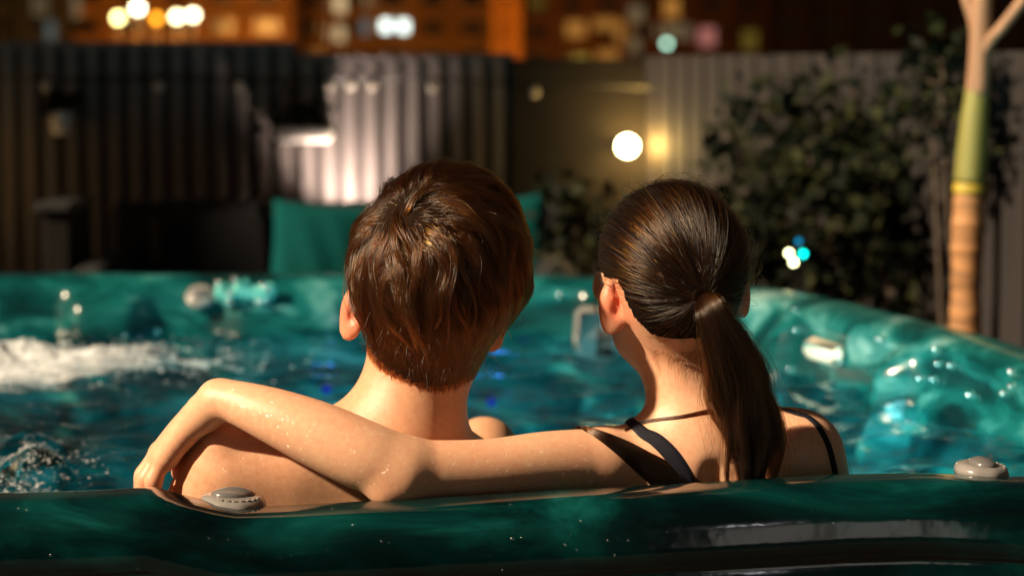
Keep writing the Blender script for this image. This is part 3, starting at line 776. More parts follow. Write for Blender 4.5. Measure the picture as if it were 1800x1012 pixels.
def pillow(name, label, c, w, hgt, t, rx, ry, rz):
    n = 22; g = np.linspace(-1, 1, n); U, Vv = np.meshgrid(g, g, indexing='ij')
    pin = 1 - 0.10 * (np.abs(U) ** 2) * (1 - np.abs(Vv) ** 2) * 0 
    X = U * w / 2 * (1 - 0.07 * (1 - Vv ** 2) * np.abs(U) ** 3); Z = Vv * hgt / 2 * (1 - 0.07 * (1 - U ** 2) * np.abs(Vv) ** 3)
    T = t / 2 * (np.clip((1 - U ** 2) * (1 - Vv ** 2), 0, 1) ** 0.42)
    wr = 0.004 * np.sin(U * 9 + Vv * 4) * (1 - U ** 2) * (1 - Vv ** 2)
    A = np.stack([X, -T + wr, Z], -1).reshape(-1, 3); B = np.stack([X, T + wr, Z], -1).reshape(-1, 3)
    ii = np.arange(n - 1)[:, None] * n + np.arange(n - 1)[None]; q = np.stack([ii, ii + n, ii + n + 1, ii + 1], -1).reshape(-1, 4)
    M3 = np.array((Matrix.Rotation(rz, 3, 'Z') @ Matrix.Rotation(rx, 3, 'X') @ Matrix.Rotation(ry, 3, 'Y')))
    Vt = np.vstack([A, B]) @ M3.T + np.array(c)
    o = link(name, np_mesh(name, Vt, np.vstack([q, q[:, ::-1] + n * n])), M_TEAL, None, True)
    return tag(o, label, 'cushion', 'scatter cushions on the sofa')
pillow('scatter_cushion', 'large teal scatter cushion leaning on the sofa behind the man', W(566, 456, SY - 0.10), 0.30, 0.33, 0.11, -0.25, 0.08, 0.1)
pillow('scatter_cushion', 'teal cushion corner showing right of the brown haired head', W(880, 440, SY - 0.10), 0.28, 0.31, 0.11, -0.25, -0.10, -0.1)

# planter box left of the sofa
bx0, bx1 = xa(84, SY - 0.3), xa(146, SY - 0.3)
pb = empty('side_table', (0.5 * (bx0 + bx1), SY - 0.2, 0.026)); tag(pb, 'square dark grey side table left of the sofa', 'side table')
zt = W(115, 352, SY - 0.3)[2]
M_BOX = simple('grey_composite', (0.014, 0.012, 0.011), 0.8, 0.2, 20, spec=0.05)
MB().box((bx0, SY - 0.40, 0.026), (bx1 - 0.02, SY - 0.05, zt - 0.03), 0.006).build('body', M_BOX, pb)
MB().box((bx0 - 0.015, SY - 0.42, zt - 0.0295), (bx1 - 0.012, SY - 0.03, zt), 0.008).build('table_top', M_SOFA, pb)

# ------------------------------------------------------------------ planting at right
def B(px, py, y, r): return (W(px, py, y), r)
shrub('leafy_shrub', 'large dim green shrub against the right fence', (0.78, 5.75, 0.02),
      [B(1340, 330, 5.9, .08), B(1420, 250, 5.9, .09), B(1480, 340, 5.7, .12), B(1380, 400, 5.6, .12), B(1510, 230, 6.0, .07), B(1540, 330, 5.8, .10), B(1450, 430, 5.5, .12), B(1405, 170, 6.0, .05), B(1590, 270, 5.9, .07), B(1300, 270, 6.0, .04), B(1320, 440, 5.5, .11), B(1500, 160, 6.0, .045)],
      2100, 0.050, (M_LEAF, M_LEAF2), 21)
shrub('leafy_shrub', 'narrow shrub directly behind the palm trunk', (1.05, 5.25, 0.02),
      [B(1655, 150, 5.3, .07), B(1640, 230, 5.3, .08), B(1700, 240, 5.3, .07), B(1655, 100, 5.3, .04)],
      330, 0.045, (M_LEAF, M_LEAF2), 31)
shrub('low_shrub', 'low sprawling plant between the sofa and big shrub', (0.30, 6.2, 0.02),
      [B(1010, 410, 6.2, .06), B(1050, 400, 6.2, .07), B(985, 425, 6.2, .05), B(1250, 400, 6.2, .05)],
      240, 0.045, (M_LEAF, M_LEAF2), 41)

# palm
py_ = 4.82
palm = empty('palm_tree', (W(1695, 560, py_)[0], py_, 0.02)); tag(palm, 'slim palm with ringed orange trunk and green crownshaft', 'palm')
cpx = [(1696, 1000), (1696, 640), (1699, 480), (1703, 335)]
def pw(l): return [W(a, b, py_) for a, b in l]
tb = np.vstack([[W(1695, 560, py_)[0], py_, 0.0]] + [pw([(1696, 640)])[0], pw([(1699, 480)])[0], pw([(1704, 338)])[0]])
path = crom(tb, 220)
zz = path[:, 2]; rr = 0.0305 + 0.0020 * np.abs(np.sin(zz * 62 + 0.8 * np.sin(zz * 17))) ** 8 + 0.0015 * np.sin(zz * 31 + 1)
MB().tube(path, rr, 18).build('trunk', M_PALMT, palm, True)
ring = crom(pw([(1704, 341), (1705, 322)]), 8)
MB().tube(ring, [0.0305, 0.0335, 0.0335, 0.033, 0.033, 0.0325, 0.032, 0.031], 18).build('leaf_scar_ring', M_PALMY, palm, True)
cs = crom(pw([(1705, 320), (1711, 240), (1719, 150)]), 24)
MB().tube(cs, np.linspace(0.0325, 0.0225, 24) + 0.002 * np.sin(np.linspace(0, 3, 24)), 18).build('crownshaft', M_PALMG, palm, True)
sh = crom(pw([(1718, 168), (1722, 110), (1724, 40), (1730, -60)]), 24)
MB().tube(sh, np.linspace(0.0245, 0.019, 24), 16).build('sheath', M_PALMB, palm, True)
def frond(tag_, pts, r0_, leaf):
    c = crom(pts, 40); f_ = MB().tube(c, np.linspace(r0_, 0.004, 40), 8).build('frond_stem', M_PALMB, palm, True)
    T = np.gradient(c, axis=0); T /= np.linalg.norm(T, axis=1)[:, None]; b = MB()
    for k in range(leaf, 40):
        for s_ in (-1, 1):
            side = np.cross(T[k], [0, 0, 1.0]); side /= np.linalg.norm(side) + 1e-9
            d = side * s_ * 0.8 + T[k] * 0.5 - np.array([0, 0, 0.35]); Ln = 0.34 * math.sin(math.pi * (k - leaf + 2) / (44 - leaf)) + 0.06
            w = np.cross(d, [0, 0, 1.0]); w /= np.linalg.norm(w) + 1e-9; p = c[k]
            b.add([p, p + d * Ln * .45 + w * .011, p + d * Ln - np.array([0, 0, .08]), p + d * Ln * .45 - w * .011], [(0, 1, 2, 3)])
    b.build('leaflets', M_PALML, f_)
P0 = W(1722, 100, py_)
frond(0, [W(1724, 110, py_), W(1738, 75, py_ - 0.02), W(1765, 45, py_ - 0.04), W(1800, 0, py_ - 0.05), W(1880, -90, py_ - 0.1), W(2200, -260, py_ - 0.2), W(2560, -120, py_ - 0.3)], 0.0125, 16)
frond(1, [W(1722, 95, py_), W(1712, 40, py_ + 0.02), W(1700, 0, py_ + 0.03), W(1670, -90, py_ + 0.1), W(1500, -420, py_ + 0.3), W(1250, -520, py_ + 0.5), W(1000, -420, py_ + 0.6)], 0.0125, 18)
frond(2, [W(1728, 40, py_), W(1735, -60, py_), W(1750, -200, py_ + 0.1), W(1850, -480, py_ + 0.4), W(1950, -560, py_ + 0.9)], 0.014, 16)

# coloured garden lights in the shrub
for (a, b, col, nm, lb) in ((1387, 445, (1, .95, .45), 'yellow', 'upper pale yellow pin light in the shrub'), (1395, 461, (1, .95, .45), 'yellow', 'lower pale yellow pin light in the shrub'),
                            (1412, 446, (0.0, .75, .62), 'teal', 'bright teal pin light in the shrub'), (1404, 424, (0.0, .22, .42), 'blue', 'faint blue pin light above the other pin lights')):
    p = W(a, b, 5.12); g = empty('pin_light', tuple(p)); tag(g, lb, 'garden light', 'pin lights in the shrub')
    MB().ball(p, 0.0065, 12, 8).build('bulb', emit('pin_' + nm, col, {'yellow': 9, 'teal': 5, 'blue': 1.0}[nm]), g, True)
    MB().tube([p + np.array([0, 0.006, 0]), p + np.array([0.01, 0.05, -0.08]), np.array([p[0] + .02, p[1] + .1, 0.03])], 0.003, 5).build('stake', M_CORD, g)

# ================================================================== city beyond the fence
M_WDARK = simple('dark_window', (0.02, 0.016, 0.014), 0.15, 0.2, 1)
def wall_m(n, c): return simple(n, c, 0.85, 0.25, 0.35, 0.0)
LIT = {}
def lit(col, s):
    k = (col, s)
    if k not in LIT: LIT[k] = emit('lit_window', col, s)
    return LIT[k]
def zat(py, y): return W(900, py, y)[2]
def tower(name, label, px0, px1, y, depth, ztop, wall, storey, bay, litwin, vis=(-60, 110), win=(0.27, 0.48)):
    """a block of flats: walls with pilasters, floor slabs and separate windows over the storeys that show"""
    xa0, xb0 = xa(px0, y), xa(px1, y)
    e = empty(name, ((xa0 + xb0) / 2, y, -26)); tag(e, label, 'building', 'city blocks beyond the fence')
    MB().box((xa0, y, -26), (xb0, y + depth, ztop)).build('wall', wall, e)
    zlo, zhi = zat(vis[1], y), zat(vis[0], y)
    nb_ = max(1, int(round((xb0 - xa0) / bay))); bw = (xb0 - xa0) / nb_
    k0 = math.floor((zlo + 26) / storey); k1 = math.ceil((zhi + 26) / storey)
    for k in range(nb_ + 1):
        MB().box((xa0 + k * bw - 0.25, y - 0.5, -26), (xa0 + k * bw + 0.25, y - 0.01, ztop)).build('pilaster', wall, e)
    wb_ = MB().box((-bw * win[0], -0.12, -storey * win[1] / 2), (bw * win[0], 0.0, storey * win[1] / 2))
    for k in range(k0, k1 + 1):
        zc_ = -26 + (k + 0.5) * storey
        MB().box((xa0, y - 0.8, zc_ - storey * .5 - 0.05), (xb0, y - 0.52, zc_ - storey * .5 + 0.05)).build('floor_slab', wall, e)
        for q in range(nb_):
            xc = xa0 + (q + .5) * bw
            m = mesh('window', wb_.v, wb_.f); m.materials.append(M_WDARK)
            o = bpy.data.objects.new('window', m); C.objects.link(o); o.parent = e
            o.matrix_parent_inverse = Matrix.Translation(e.location).inverted(); o.location = (xc, y - 0.02, zc_)
    for (px, py, w, hh, col, s) in litwin:
        p = W(px, py, y - 0.3)
        MB().box((p[0] - w / 2, y - 0.42, p[2] - hh / 2), (p[0] + w / 2, y - 0.30, p[2] + hh / 2)).build('lit_window', lit(col, s), e)
    return e
WARM = (1.0, 0.72, 0.36); PALE = (0.85, 1.0, 0.92); AMB = (1.0, 0.42, 0.08); ROSE = (1.0, 0.36, 0.30); YEL = (1.0, 0.66, 0.10)
tower('apartment_block', 'dark green grey block at the far left of the skyline', -160, 108, 232, 30, 26, wall_m('grey_render', (0.055, 0.055, 0.042)), 3.0, 3.6, [(70, 10, 1.5, 2.0, WARM, 0.05), (92, 62, 1.2, 2.6, PALE, 0.05)])
tower('apartment_block', 'orange lit block behind the row of street lamps', 115, 512, 240, 30, 30, wall_m('ochre_render', (0.42, 0.20, 0.05)), 3.0, 4.2, [(130, 12, 1.2, 2.2, WARM, 0.10)])
tower('apartment_block', 'brown block with two bright pale windows', 516, 866, 252, 30, 28, wall_m('brown_render', (0.26, 0.13, 0.035)), 3.0, 4.0,
      [(593, 8, 1.7, 1.7, WARM, 0.42), (591, 60, 1.7, 1.5, WARM, 0.34), (679, 46, 0.95, 1.1, PALE, 1.9), (709, 47, 0.95, 1.1, PALE, 1.9), (646, 48, 1.2, 1.6, PALE, 0.08), (650, 2, 1.2, 1.2, WARM, 0.12), (512, 42, 1.2, 2, YEL, 0.10)])
tower('slim_stair_tower', 'slim glowing orange stair tower right of the brown block', 870, 911, 225, 6, 27, wall_m('orange_render', (0.62, 0.27, 0.04)), 3.0, 9.0, [], win=(0.05, 0.2))
tower('apartment_block', 'dark brown block with many small amber windows', 915, 1345, 248, 30, 28, wall_m('dark_brown_render', (0.14, 0.055, 0.012)), 2.7, 3.4,
      [(1012, 52, 2.0, 1.6, AMB, 0.200), (1064, 42, 2.4, 1.3, AMB, 0.170), (1095, 58, 1.6, 2.4, AMB, 0.150), (1118, 26, 1.5, 1.8, WARM, 0.080), (1114, 80, 1.4, 1.6, WARM, 0.075), (1068, 102, 2.2, 1.5, AMB, 0.180),
       (1022, 108, 1.6, 1.4, YEL, 0.150), (1180, 14, 1.6, 2.0, AMB, 0.225), (1168, 55, 1.9, 1.2, WARM, 0.100), (1200, 56, 1.6, 1.6, WARM, 0.060), (1238, 66, 2.2, 1.9, ROSE, 0.210), (1318, 72, 1.5, 2.0, YEL, 0.060), (945, 6, 1.4, 1.0, YEL, 0.050)])
tower('apartment_block', 'unlit dark brown block rising behind the palm', 1350, 2010, 244, 30, 28, wall_m('umber_render', (0.045, 0.017, 0.006)), 3.0, 4.4, [])

hr = empty('shade_high_rise', (-190, 160, -26)); tag(hr, 'tall unseen high rise added to shade the city blocks', 'building')  # added out of view to keep the sun off the far facades
M_HR = wall_m('concrete', (0.12, 0.11, 0.10))
MB().box((-230, 90, -26), (-160, 232, 190)).build('wall', M_HR, hr)
for k in range(12): MB().box((-159.99, 88, -20 + k * 17), (-158.5, 234, -18.8 + k * 17)).build('floor_slab', M_HR, hr)
# street lamps in front of the orange block
def street_lamp(label, px, py, y, col, s, r, e_):
    p = W(px, py, y)
    g = empty('street_lamp', (p[0], p[1], -26)); tag(g, label, 'street lamp', 'street lamps beyond the fence')
    MB().tube([(p[0], p[1], -26), (p[0], p[1], p[2] - r)], [0.14, 0.07], 8).build('post', M_BRASS, g, True)
    MB().ball(p, r, 16, 10, (1, 1, 0.9)).build('lamp_globe', emit('street_glow', col, s), g, True)
    if e_: point('street_light', p + np.array([0, 1.2, 0.2]), e_, (1.0, 0.40, 0.07), 0.5, g)
street_lamp('leftmost yellow street lamp of the bright row', 208, 32, 200, (1, .82, .28), 8, 0.36, 1200)
street_lamp('highest street lamp of the bright row', 242, 15, 200, (1, .86, .55), 10, 0.38, 1200)
street_lamp('dimmer orange street lamp of the bright row', 275, 33, 200, (1, .36, .02), 4.2, 0.34, 1200)
street_lamp('second street lamp from the right in the bright row', 311, 30, 200, (1, .85, .42), 9, 0.36, 1200)
street_lamp('rightmost street lamp of the bright row', 339, 27, 200, (1, .85, .48), 9, 0.36, 1200)
street_lamp('pale green street lamp before the dark brown block', 1172, 77, 150, (.55, 1, .75), 2.6, 0.20, 0)
for (a, b, yy, e_, lb) in ((445, 130, 215, 3600, 'hidden orange street lamp below the orange block'), (760, 135, 225, 800, 'hidden orange street lamp below the brown block'),
                           (890, 130, 214, 1000, 'hidden orange street lamp at the stair tower foot'), (1010, 140, 225, 1200, 'hidden orange street lamp below the dark block')):
    street_lamp(lb, a, b, yy, (1, .42, .06), 6, 0.3, e_)

# ================================================================== people
def rotm(roll=0, yaw=0, pitch=0):
    return np.array((Matrix.Rotation(yaw, 3, 'Z') @ Matrix.Rotation(roll, 3, 'Y') @ Matrix.Rotation(pitch, 3, 'X')))
class Body:
    def __init__(s): s.p = []
    def cap(s, a, b, ra, rb, k=0.025): s.p.append(('c', np.array(a, float), np.array(b, float), ra, rb, k)); return s
    def ell(s, c, r, R=None, k=0.025): s.p.append(('e', np.array(c, float), np.array(r, float), np.eye(3) if R is None else R, 0, k)); return s
    def cut(s, c, r, R=None, k=0.01): s.p.append(('x', np.array(c, float), np.array(r, float), np.eye(3) if R is None else R, 0, k)); return s
    def groove(s, a, b, ra, rb, k=0.006): s.p.append(('g', np.array(a, float), np.array(b, float), ra, rb, k)); return s
    def chain(s, pts, rad, k=0.02):
        q = np.c_[np.array(pts, float), np.array(rad, float)]
        s.p.append(('h', crom(q, 7 * (len(pts) - 1) + 1) if len(pts) > 2 else q, None, None, None, k)); return s
    def sdf(s, P, bound=10.0):
        """distance; exact where it is below bound"""
        if not len(P): return np.zeros(0)
        if len(P) > 4096:
            return np.concatenate([s.sdf(P[i:i + 4096], bound) for i in range(0, len(P), 4096)])
        D = np.full(len(P), 10.0)
        blo = P.min(0); bhi = P.max(0); mid = (blo + bhi) / 2; hd = np.linalg.norm(bhi - blo) / 2
        for (t, a, b, c, d, k) in s.p:
            B_ = min(bound, max(D.max(), 0.0)) + k
            if t == 'h':
                q = None
                for i in range(len(a) - 1):
                    A0 = a[i, :3]; ba = a[i + 1, :3] - A0
                    h0 = min(max((mid - A0) @ ba / (ba @ ba + 1e-12), 0), 1)
                    if np.linalg.norm(mid - A0 - h0 * ba) - hd - max(a[i, 3], a[i + 1, 3]) > B_: continue
                    pa = P - A0; h = np.clip(pa @ ba / (ba @ ba + 1e-12), 0, 1)
                    w = pa - h[:, None] * ba
                    e = np.sqrt(np.einsum('ij,ij->i', w, w)) - (a[i, 3] + (a[i + 1, 3] - a[i, 3]) * h)
                    q = e if q is None else np.minimum(q, e)
                if q is None: continue
            else:
                if t in ('c', 'g'): cen = (a + b) / 2; rad = np.linalg.norm(b - a) / 2 + max(c, d)
                else: cen = a; rad = b.max()
                if np.linalg.norm(np.maximum(0, np.maximum(blo - cen, cen - bhi))) - rad > B_: continue
                if t in ('c', 'g'):
                    ba = b - a; pa = P - a; h = np.clip(pa @ ba / (ba @ ba + 1e-12), 0, 1)
                    w = pa - h[:, None] * ba
                    q = np.sqrt(np.einsum('ij,ij->i', w, w)) - (c + (d - c) * h)
                else:
                    l = (P - a) @ c / b; l2 = l / b
                    k0 = np.sqrt(np.einsum('ij,ij->i', l, l)); k1 = np.sqrt(np.einsum('ij,ij->i', l2, l2)) + 1e-9
                    q = k0 * (k0 - 1) / k1
            if t in ('x', 'g'):
                hh = np.clip(0.5 + 0.5 * (-q - D) / k, 0, 1); D = D * (1 - hh) + (-q) * hh + k * hh * (1 - hh)
            else:
                hh = np.clip(0.5 + 0.5 * (D - q) / k, 0, 1); D = D * (1 - hh) + q * hh - k * hh * (1 - hh)
        return D
    def grad(s, P, e=0.0012, bound=10.0):
        k = np.array([(1, -1, -1), (-1, -1, 1), (-1, 1, -1), (1, 1, 1)], float)
        g = sum(kk[None] * s.sdf(P + kk * e, bound)[:, None] for kk in k)
        return g / (np.linalg.norm(g, axis=1)[:, None] + 1e-12)
    def project(s, P, it=3, level=0.0):
        for _ in range(it): P = P - s.grad(P) * (s.sdf(P) - level)[:, None]
        return P
    def mesh(s, name, lo, hi, h):
        lo = np.array(lo); n = (np.ceil((np.array(hi) - lo) / (4 * h)).astype(int)) * 4 + 1
        cn = (n - 1) // 4
        g = np.stack(np.meshgrid(*[lo[i] + (np.arange(cn[i]) * 4 + 2) * h for i in range(3)], indexing='ij'), -1).reshape(-1, 3)
        # visit the coarse cells block by block so that far shapes are skipped
        key = np.stack(np.meshgrid(*[np.arange(c) // 8 for c in cn], indexing='ij'), -1).reshape(-1, 3)
        od = np.lexsort(key.T); cd = np.empty(len(g)); cd[od] = s.sdf(g[od], 0.05); cd = cd.reshape(cn)
        act2 = np.abs(cd) < 4 * h * 1.15
        big = np.repeat(np.repeat(np.repeat(cd, 4, 0), 4, 1), 4, 2)
        Fd = np.pad(big, [(0, 1)] * 3, mode='edge').astype(np.float32)
        ac = np.argwhere(act2); ac = ac[np.lexsort((ac // 6).T)]; of = np.array([(i, j, k) for i in range(4) for j in range(4) for k in range(4)])
        ii = ((ac * 4)[:, None] + of[None]).reshape(-1, 3)
        Fd[tuple(ii.T)] = s.sdf(lo + ii * h, 9 * h)
        # surface nets
        sg = Fd < 0
        corner = [(i, j, k) for i in (0, 1) for j in (0, 1) for k in (0, 1)]
        def sl(a, o): return a[o[0]:a.shape[0] - 1 + o[0], o[1]:a.shape[1] - 1 + o[1], o[2]:a.shape[2] - 1 + o[2]]
        cnt = sum(sl(sg, o).astype(np.int8) for o in corner)
        mix = (cnt > 0) & (cnt < 8)
        cells = np.argwhere(mix); vid = np.full(mix.shape, -1, np.int64); vid[mix] = np.arange(len(cells))
        acc = np.zeros((len(cells), 3)); num = np.zeros(len(cells))
        for a in corner:
            for ax in range(3):
                if a[ax]: continue
                b = list(a); b[ax] = 1
                fa = Fd[tuple((cells + a).T)]; fb = Fd[tuple((cells + b).T)]
                m = (fa < 0) != (fb < 0); t = np.where(m, fa / np.where(m, fa - fb, 1), 0)
                q = np.array(a, float)[None] + t[:, None] * (np.array(b) - np.array(a))[None]
                acc[m] += q[m]; num[m] += 1
        Vv = lo + (cells + acc / num[:, None]) * h
        Qs = []
        for ax in range(3):
            o1, o2 = (ax + 1) % 3, (ax + 2) % 3
            e = [0, 0, 0]; e[ax] = 1
            A = sg[tuple(slice(0, sg.shape[i] - e[i]) for i in range(3))]; Bb = sg[tuple(slice(e[i], sg.shape[i]) for i in range(3))]
            ed = np.argwhere(A != Bb)
            ok = (ed[:, o1] > 0) & (ed[:, o2] > 0) & (ed[:, o1] < vid.shape[o1]) & (ed[:, o2] < vid.shape[o2]); ed = ed[ok]
            fl_ = A[tuple(ed.T)]
            d1 = np.zeros(3, int); d1[o1] = 1; d2 = np.zeros(3, int); d2[o2] = 1
            q = np.stack([vid[tuple((ed - d1 - d2).T)], vid[tuple((ed - d2).T)], vid[tuple(ed.T)], vid[tuple((ed - d1).T)]], 1)
            q[~fl_] = q[~fl_][:, ::-1]
            Qs.append(q)
        Qf = np.vstack(Qs); Qf = Qf[(Qf >= 0).all(1)]
        od = np.lexsort((cells // 20).T); Vo = Vv[od]
        Vv[od] = Vo - s.grad(Vo, 0.0012, 0.02) * np.clip(s.sdf(Vo, 0.02), -h, h)[:, None] * 0.9
        s.V, s.Q = Vv, Qf
        s.bvh = BVHTree.FromPolygons(Vv.tolist(), Qf.tolist())
        return np_mesh(name, Vv, Qf)

def ear(b, c, side, yaw, roll, sz=1.0, flare=52):
    """pinna flaring back from the side of the head; side -1 left, +1 right"""
    R = rotm(roll, yaw) @ np.array(Matrix.Rotation(side * math.radians(-flare), 3, 'Z')) @ np.array(Matrix.Rotation(math.radians(10) , 3, 'X'))
    # local: x = thickness, y = front-back, z = height
    b.ell(c, np.array((0.0045, 0.0175, 0.031)) * sz, R, 0.006)
    c2 = c + R @ np.array((side * 0.0, 0.004, -0.024)) * sz
    b.ell(c2, np.array((0.0055, 0.010, 0.012)) * sz, R, 0.008)
    c3 = c + R @ np.array((side * 0.0045, 0.001, 0.004)) * sz
    b.cut(c3, np.array((0.0042, 0.0105, 0.020)) * sz, R, 0.004)
    b.ell(c + R @ np.array((-side * 0.004, 0.010, -0.002)) * sz, np.array((0.011, 0.009, 0.018)) * sz, R, 0.010)

def face(b, c, R, s=1.0):
    """brow, nose, lips, chin and eye sockets on the far side of the head"""
    f = lambda x, y, z: c + R @ (np.array((x, y, z)) * s)
    b.cap(f(0, .092, .012), f(0, .112, -.028), .006 * s, .011 * s, .010)
    for q in (-1, 1):
        b.ell(f(q * .010, .104, -.030), np.array((.008, .009, .007)) * s, R, .006)
        b.ell(f(q * .026, .084, .020), np.array((.016, .008, .007)) * s, R, .010)
        b.cut(f(q * .031, .099, .004), np.array((.017, .014, .010)) * s, R, .010)
        b.ell(f(q * .031, .081, .003), np.array((.0125, .0125, .0115)) * s, R, .004)
        b.ell(f(q * .040, .070, -.030), np.array((.024, .022, .022)) * s, R, .02)
    b.ell(f(0, .097, -.054), np.array((.024, .010, .006)) * s, R, .006)
    b.ell(f(0, .095, -.064), np.array((.021, .010, .007)) * s, R, .006)
    b.groove(f(-.022, .103, -.0590), f(.022, .103, -.0590), .0022 * s, .0022 * s, .003)
    b.ell(f(0, .078, -.092), np.array((.026, .022, .020)) * s, R, .02)

# ------------------------------------------------------------------ man
RM = rotm(math.radians(8), math.radians(-3))
HM = W(778, 462, 2.478)
hm = lambda x, y, z: HM + RM @ np.array((x, y, z))
man = Body()
man.ell(HM, (0.0785, 0.094, 0.0880), RM, 0.02)
man.ell(hm(0, -0.030, -0.012), (0.073, 0.066, 0.090), RM, 0.03)
man.ell(hm(0, 0.050, -0.080), (0.053, 0.056, 0.052), RM, 0.03)
nf_ = len(man.p); face(man, HM, RM, 1.0); nf2_ = len(man.p)
man.chain([W(756, 560, 2.480), W(738, 640, 2.480), W(724, 720, 2.480), W(716, 830, 2.487)], [0.056, 0.0555, 0.0570, 0.070], 0.03)
head_man = Body(); head_man.p = man.p[:nf_] + man.p[nf2_:]
ear(man, W(628, 541, 2.465), -1, math.radians(-3), math.radians(8))
ear(man, W(862, 558, 2.500), 1, math.radians(-3), math.radians(8))
# trapezius, shoulders, back
man.chain([W(690, 772, 2.470), W(560, 800, 2.462), W(430, 815, 2.470)], [0.046, 0.044, 0.041], 0.045)
man.chain([W(745, 835, 2.485), W(880, 900, 2.50), W(1010, 960, 2.51)], [0.036, 0.034, 0.04], 0.04)
man.chain([W(402, 822, 2.474), W(372, 900, 2.492), W(352, 1010, 2.52), W(340, 1180, 2.58)], [0.0455, 0.050, 0.046, 0.040], 0.035)
man.chain([W(1010, 960, 2.51), W(1040, 1120, 2.56), W(1000, 1280, 2.70)], [0.046, 0.045, 0.038], 0.03)
man.chain([W(340, 1180, 2.58), W(380, 1190, 2.72), W(440, 1150, 2.86)], [0.038, 0.036, 0.026], 0.02)
man.ell(W(388, 772, 2.440), (0.014, 0.012, 0.011), None, 0.020)           # acromion
man.ell(W(530, 925, 2.478), (0.082, 0.045, 0.100), rotm(math.radians(14)), 0.04)   # shoulder blade
man.ell(W(850, 990, 2.50), (0.080, 0.045, 0.100), rotm(math.radians(-14)), 0.04)
man.ell(W(690, 1010, 2.552), (0.178, 0.098, 0.170), None, 0.05)
man.ell(W(695, 1250, 2.585), (0.150, 0.095, 0.190), None, 0.06)
man.groove(W(712, 850, 2.42), W(700, 1100, 2.44), 0.010, 0.010, 0.02)
pel = W(700, 1400, 2.62)
man.ell(pel, (0.160, 0.110, 0.100), None, 0.06)
kneeL = W(852, 792, 2.98); kneeR = np.array([-0.30, 3.02, 0.70])
man.chain([pel + np.array([0.07, 0.03, 0.0]), (pel + kneeL) / 2 + np.array([0.03, 0.03, -0.02]), kneeL, np.array([kneeL[0] - 0.01, 3.14, 0.62]), np.array([kneeL[0], 3.22, 0.22])], [0.080, 0.070, 0.042, 0.045, 0.030], 0.03)
man.chain([pel + np.array([-0.08, 0.03, 0.0]), (pel + kneeR) / 2, kneeR, np.array([-0.32, 3.18, 0.42]), np.array([-0.33, 3.26, 0.20])], [0.080, 0.070, 0.046, 0.045, 0.030], 0.03)
for xx in (kneeL[0], -0.33): man.cap((xx, 3.22, 0.185), (xx, 3.40, 0.165), 0.032, 0.022, 0.02)
man_me = man.mesh('person', (-0.42, 2.32, 0.10), (0.22, 3.46, 1.33), 0.0038)
man_o = link('person', man_me, M_SKIN_M, None, True)
fl = np.zeros(len(man.V))
for (c_, r_, a_) in ((W(624, 545, 2.465), 0.028, 1.0), (W(885, 580, 2.48), 0.026, 0.75)): fl = np.maximum(fl, a_ * np.exp(-(((man.V - c_) / r_) ** 2).sum(1)))  # ears reddened to paint the glow of light through them
fa = man_me.attributes.new('glow_flush', 'FLOAT', 'POINT'); fa.data.foreach_set('value', fl.astype(np.float32))
tag(man_o, 'bare shouldered person with short brown hair, an arm draped over their shoulders', 'person')

# ------------------------------------------------------------------ woman
YW, RW = math.radians(20), math.radians(-3)
RWm = rotm(RW, YW)
HW = W(1174, 462, 2.478)
hw = lambda x, y, z: HW + RWm @ np.array((x, y, z))
wom = Body()
wom.ell(HW, (0.0685, 0.087, 0.0800), RWm, 0.02)
wom.ell(hw(0, -0.026, -0.008), (0.064, 0.060, 0.074), RWm, 0.03)
wom.ell(hw(0, 0.046, -0.072), (0.043, 0.048, 0.046), RWm, 0.03)
nf_ = len(wom.p); face(wom, HW, RWm, 0.90); nf2_ = len(wom.p)
wom.chain([W(1190, 560, 2.482), W(1206, 660, 2.482), W(1216, 740, 2.480), W(1228, 830, 2.487)], [0.047, 0.0445, 0.0455, 0.060], 0.028)
head_wom = Body(); head_wom.p = wom.p[:nf_] + wom.p[nf2_:]
ear(wom, W(1085, 532, 2.438), -1, math.radians(8), RW, 0.92, 66)
ear(wom, W(1297, 508, 2.480), 1, math.radians(14), RW, 0.86)
# right shoulder
wom.chain([W(1245, 770, 2.478), W(1330, 785, 2.472), W(1400, 798, 2.474)], [0.040, 0.037, 0.041], 0.04)
wom.chain([W(1404, 800, 2.474), W(1426, 880, 2.49), W(1436, 1010, 2.53), W(1440, 1120, 2.60)], [0.0415, 0.037, 0.035, 0.032], 0.025)
wom.chain([W(1440, 1120, 2.60), W(1380, 1140, 2.76), W(1310, 1120, 2.88)], [0.032, 0.030, 0.02], 0.02)
# torso
wom.ell(W(1262, 965, 2.548), (0.140, 0.085, 0.145), None, 0.05)
wom.ell(W(1150, 890, 2.480), (0.062, 0.038, 0.075), rotm(math.radians(18)), 0.04)
wom.ell(W(1370, 880, 2.482), (0.058, 0.036, 0.078), rotm(math.radians(-16)), 0.04)
wom.ell(W(1262, 1200, 2.585), (0.115, 0.080, 0.160), None, 0.06)
wom.groove(W(1252, 830, 2.425), W(1258, 1050, 2.44), 0.008, 0.008, 0.018)
wpel = W(1262, 1380, 2.62); wom.ell(wpel, (0.150, 0.105, 0.095), None, 0.06)
for q, kx in ((-1, 0.17), (1, 0.36)):
    kn = np.array([kx, 3.05, 0.66])
    wom.chain([wpel + np.array([q * 0.07, 0.03, 0]), (wpel + kn) / 2, kn, np.array([kx, 3.2, 0.40]), np.array([kx, 3.27, 0.20])], [0.075, 0.062, 0.041, 0.040, 0.027], 0.03)
    wom.cap((kx, 3.25, 0.18), (kx, 3.40, 0.165), 0.028, 0.020, 0.02)
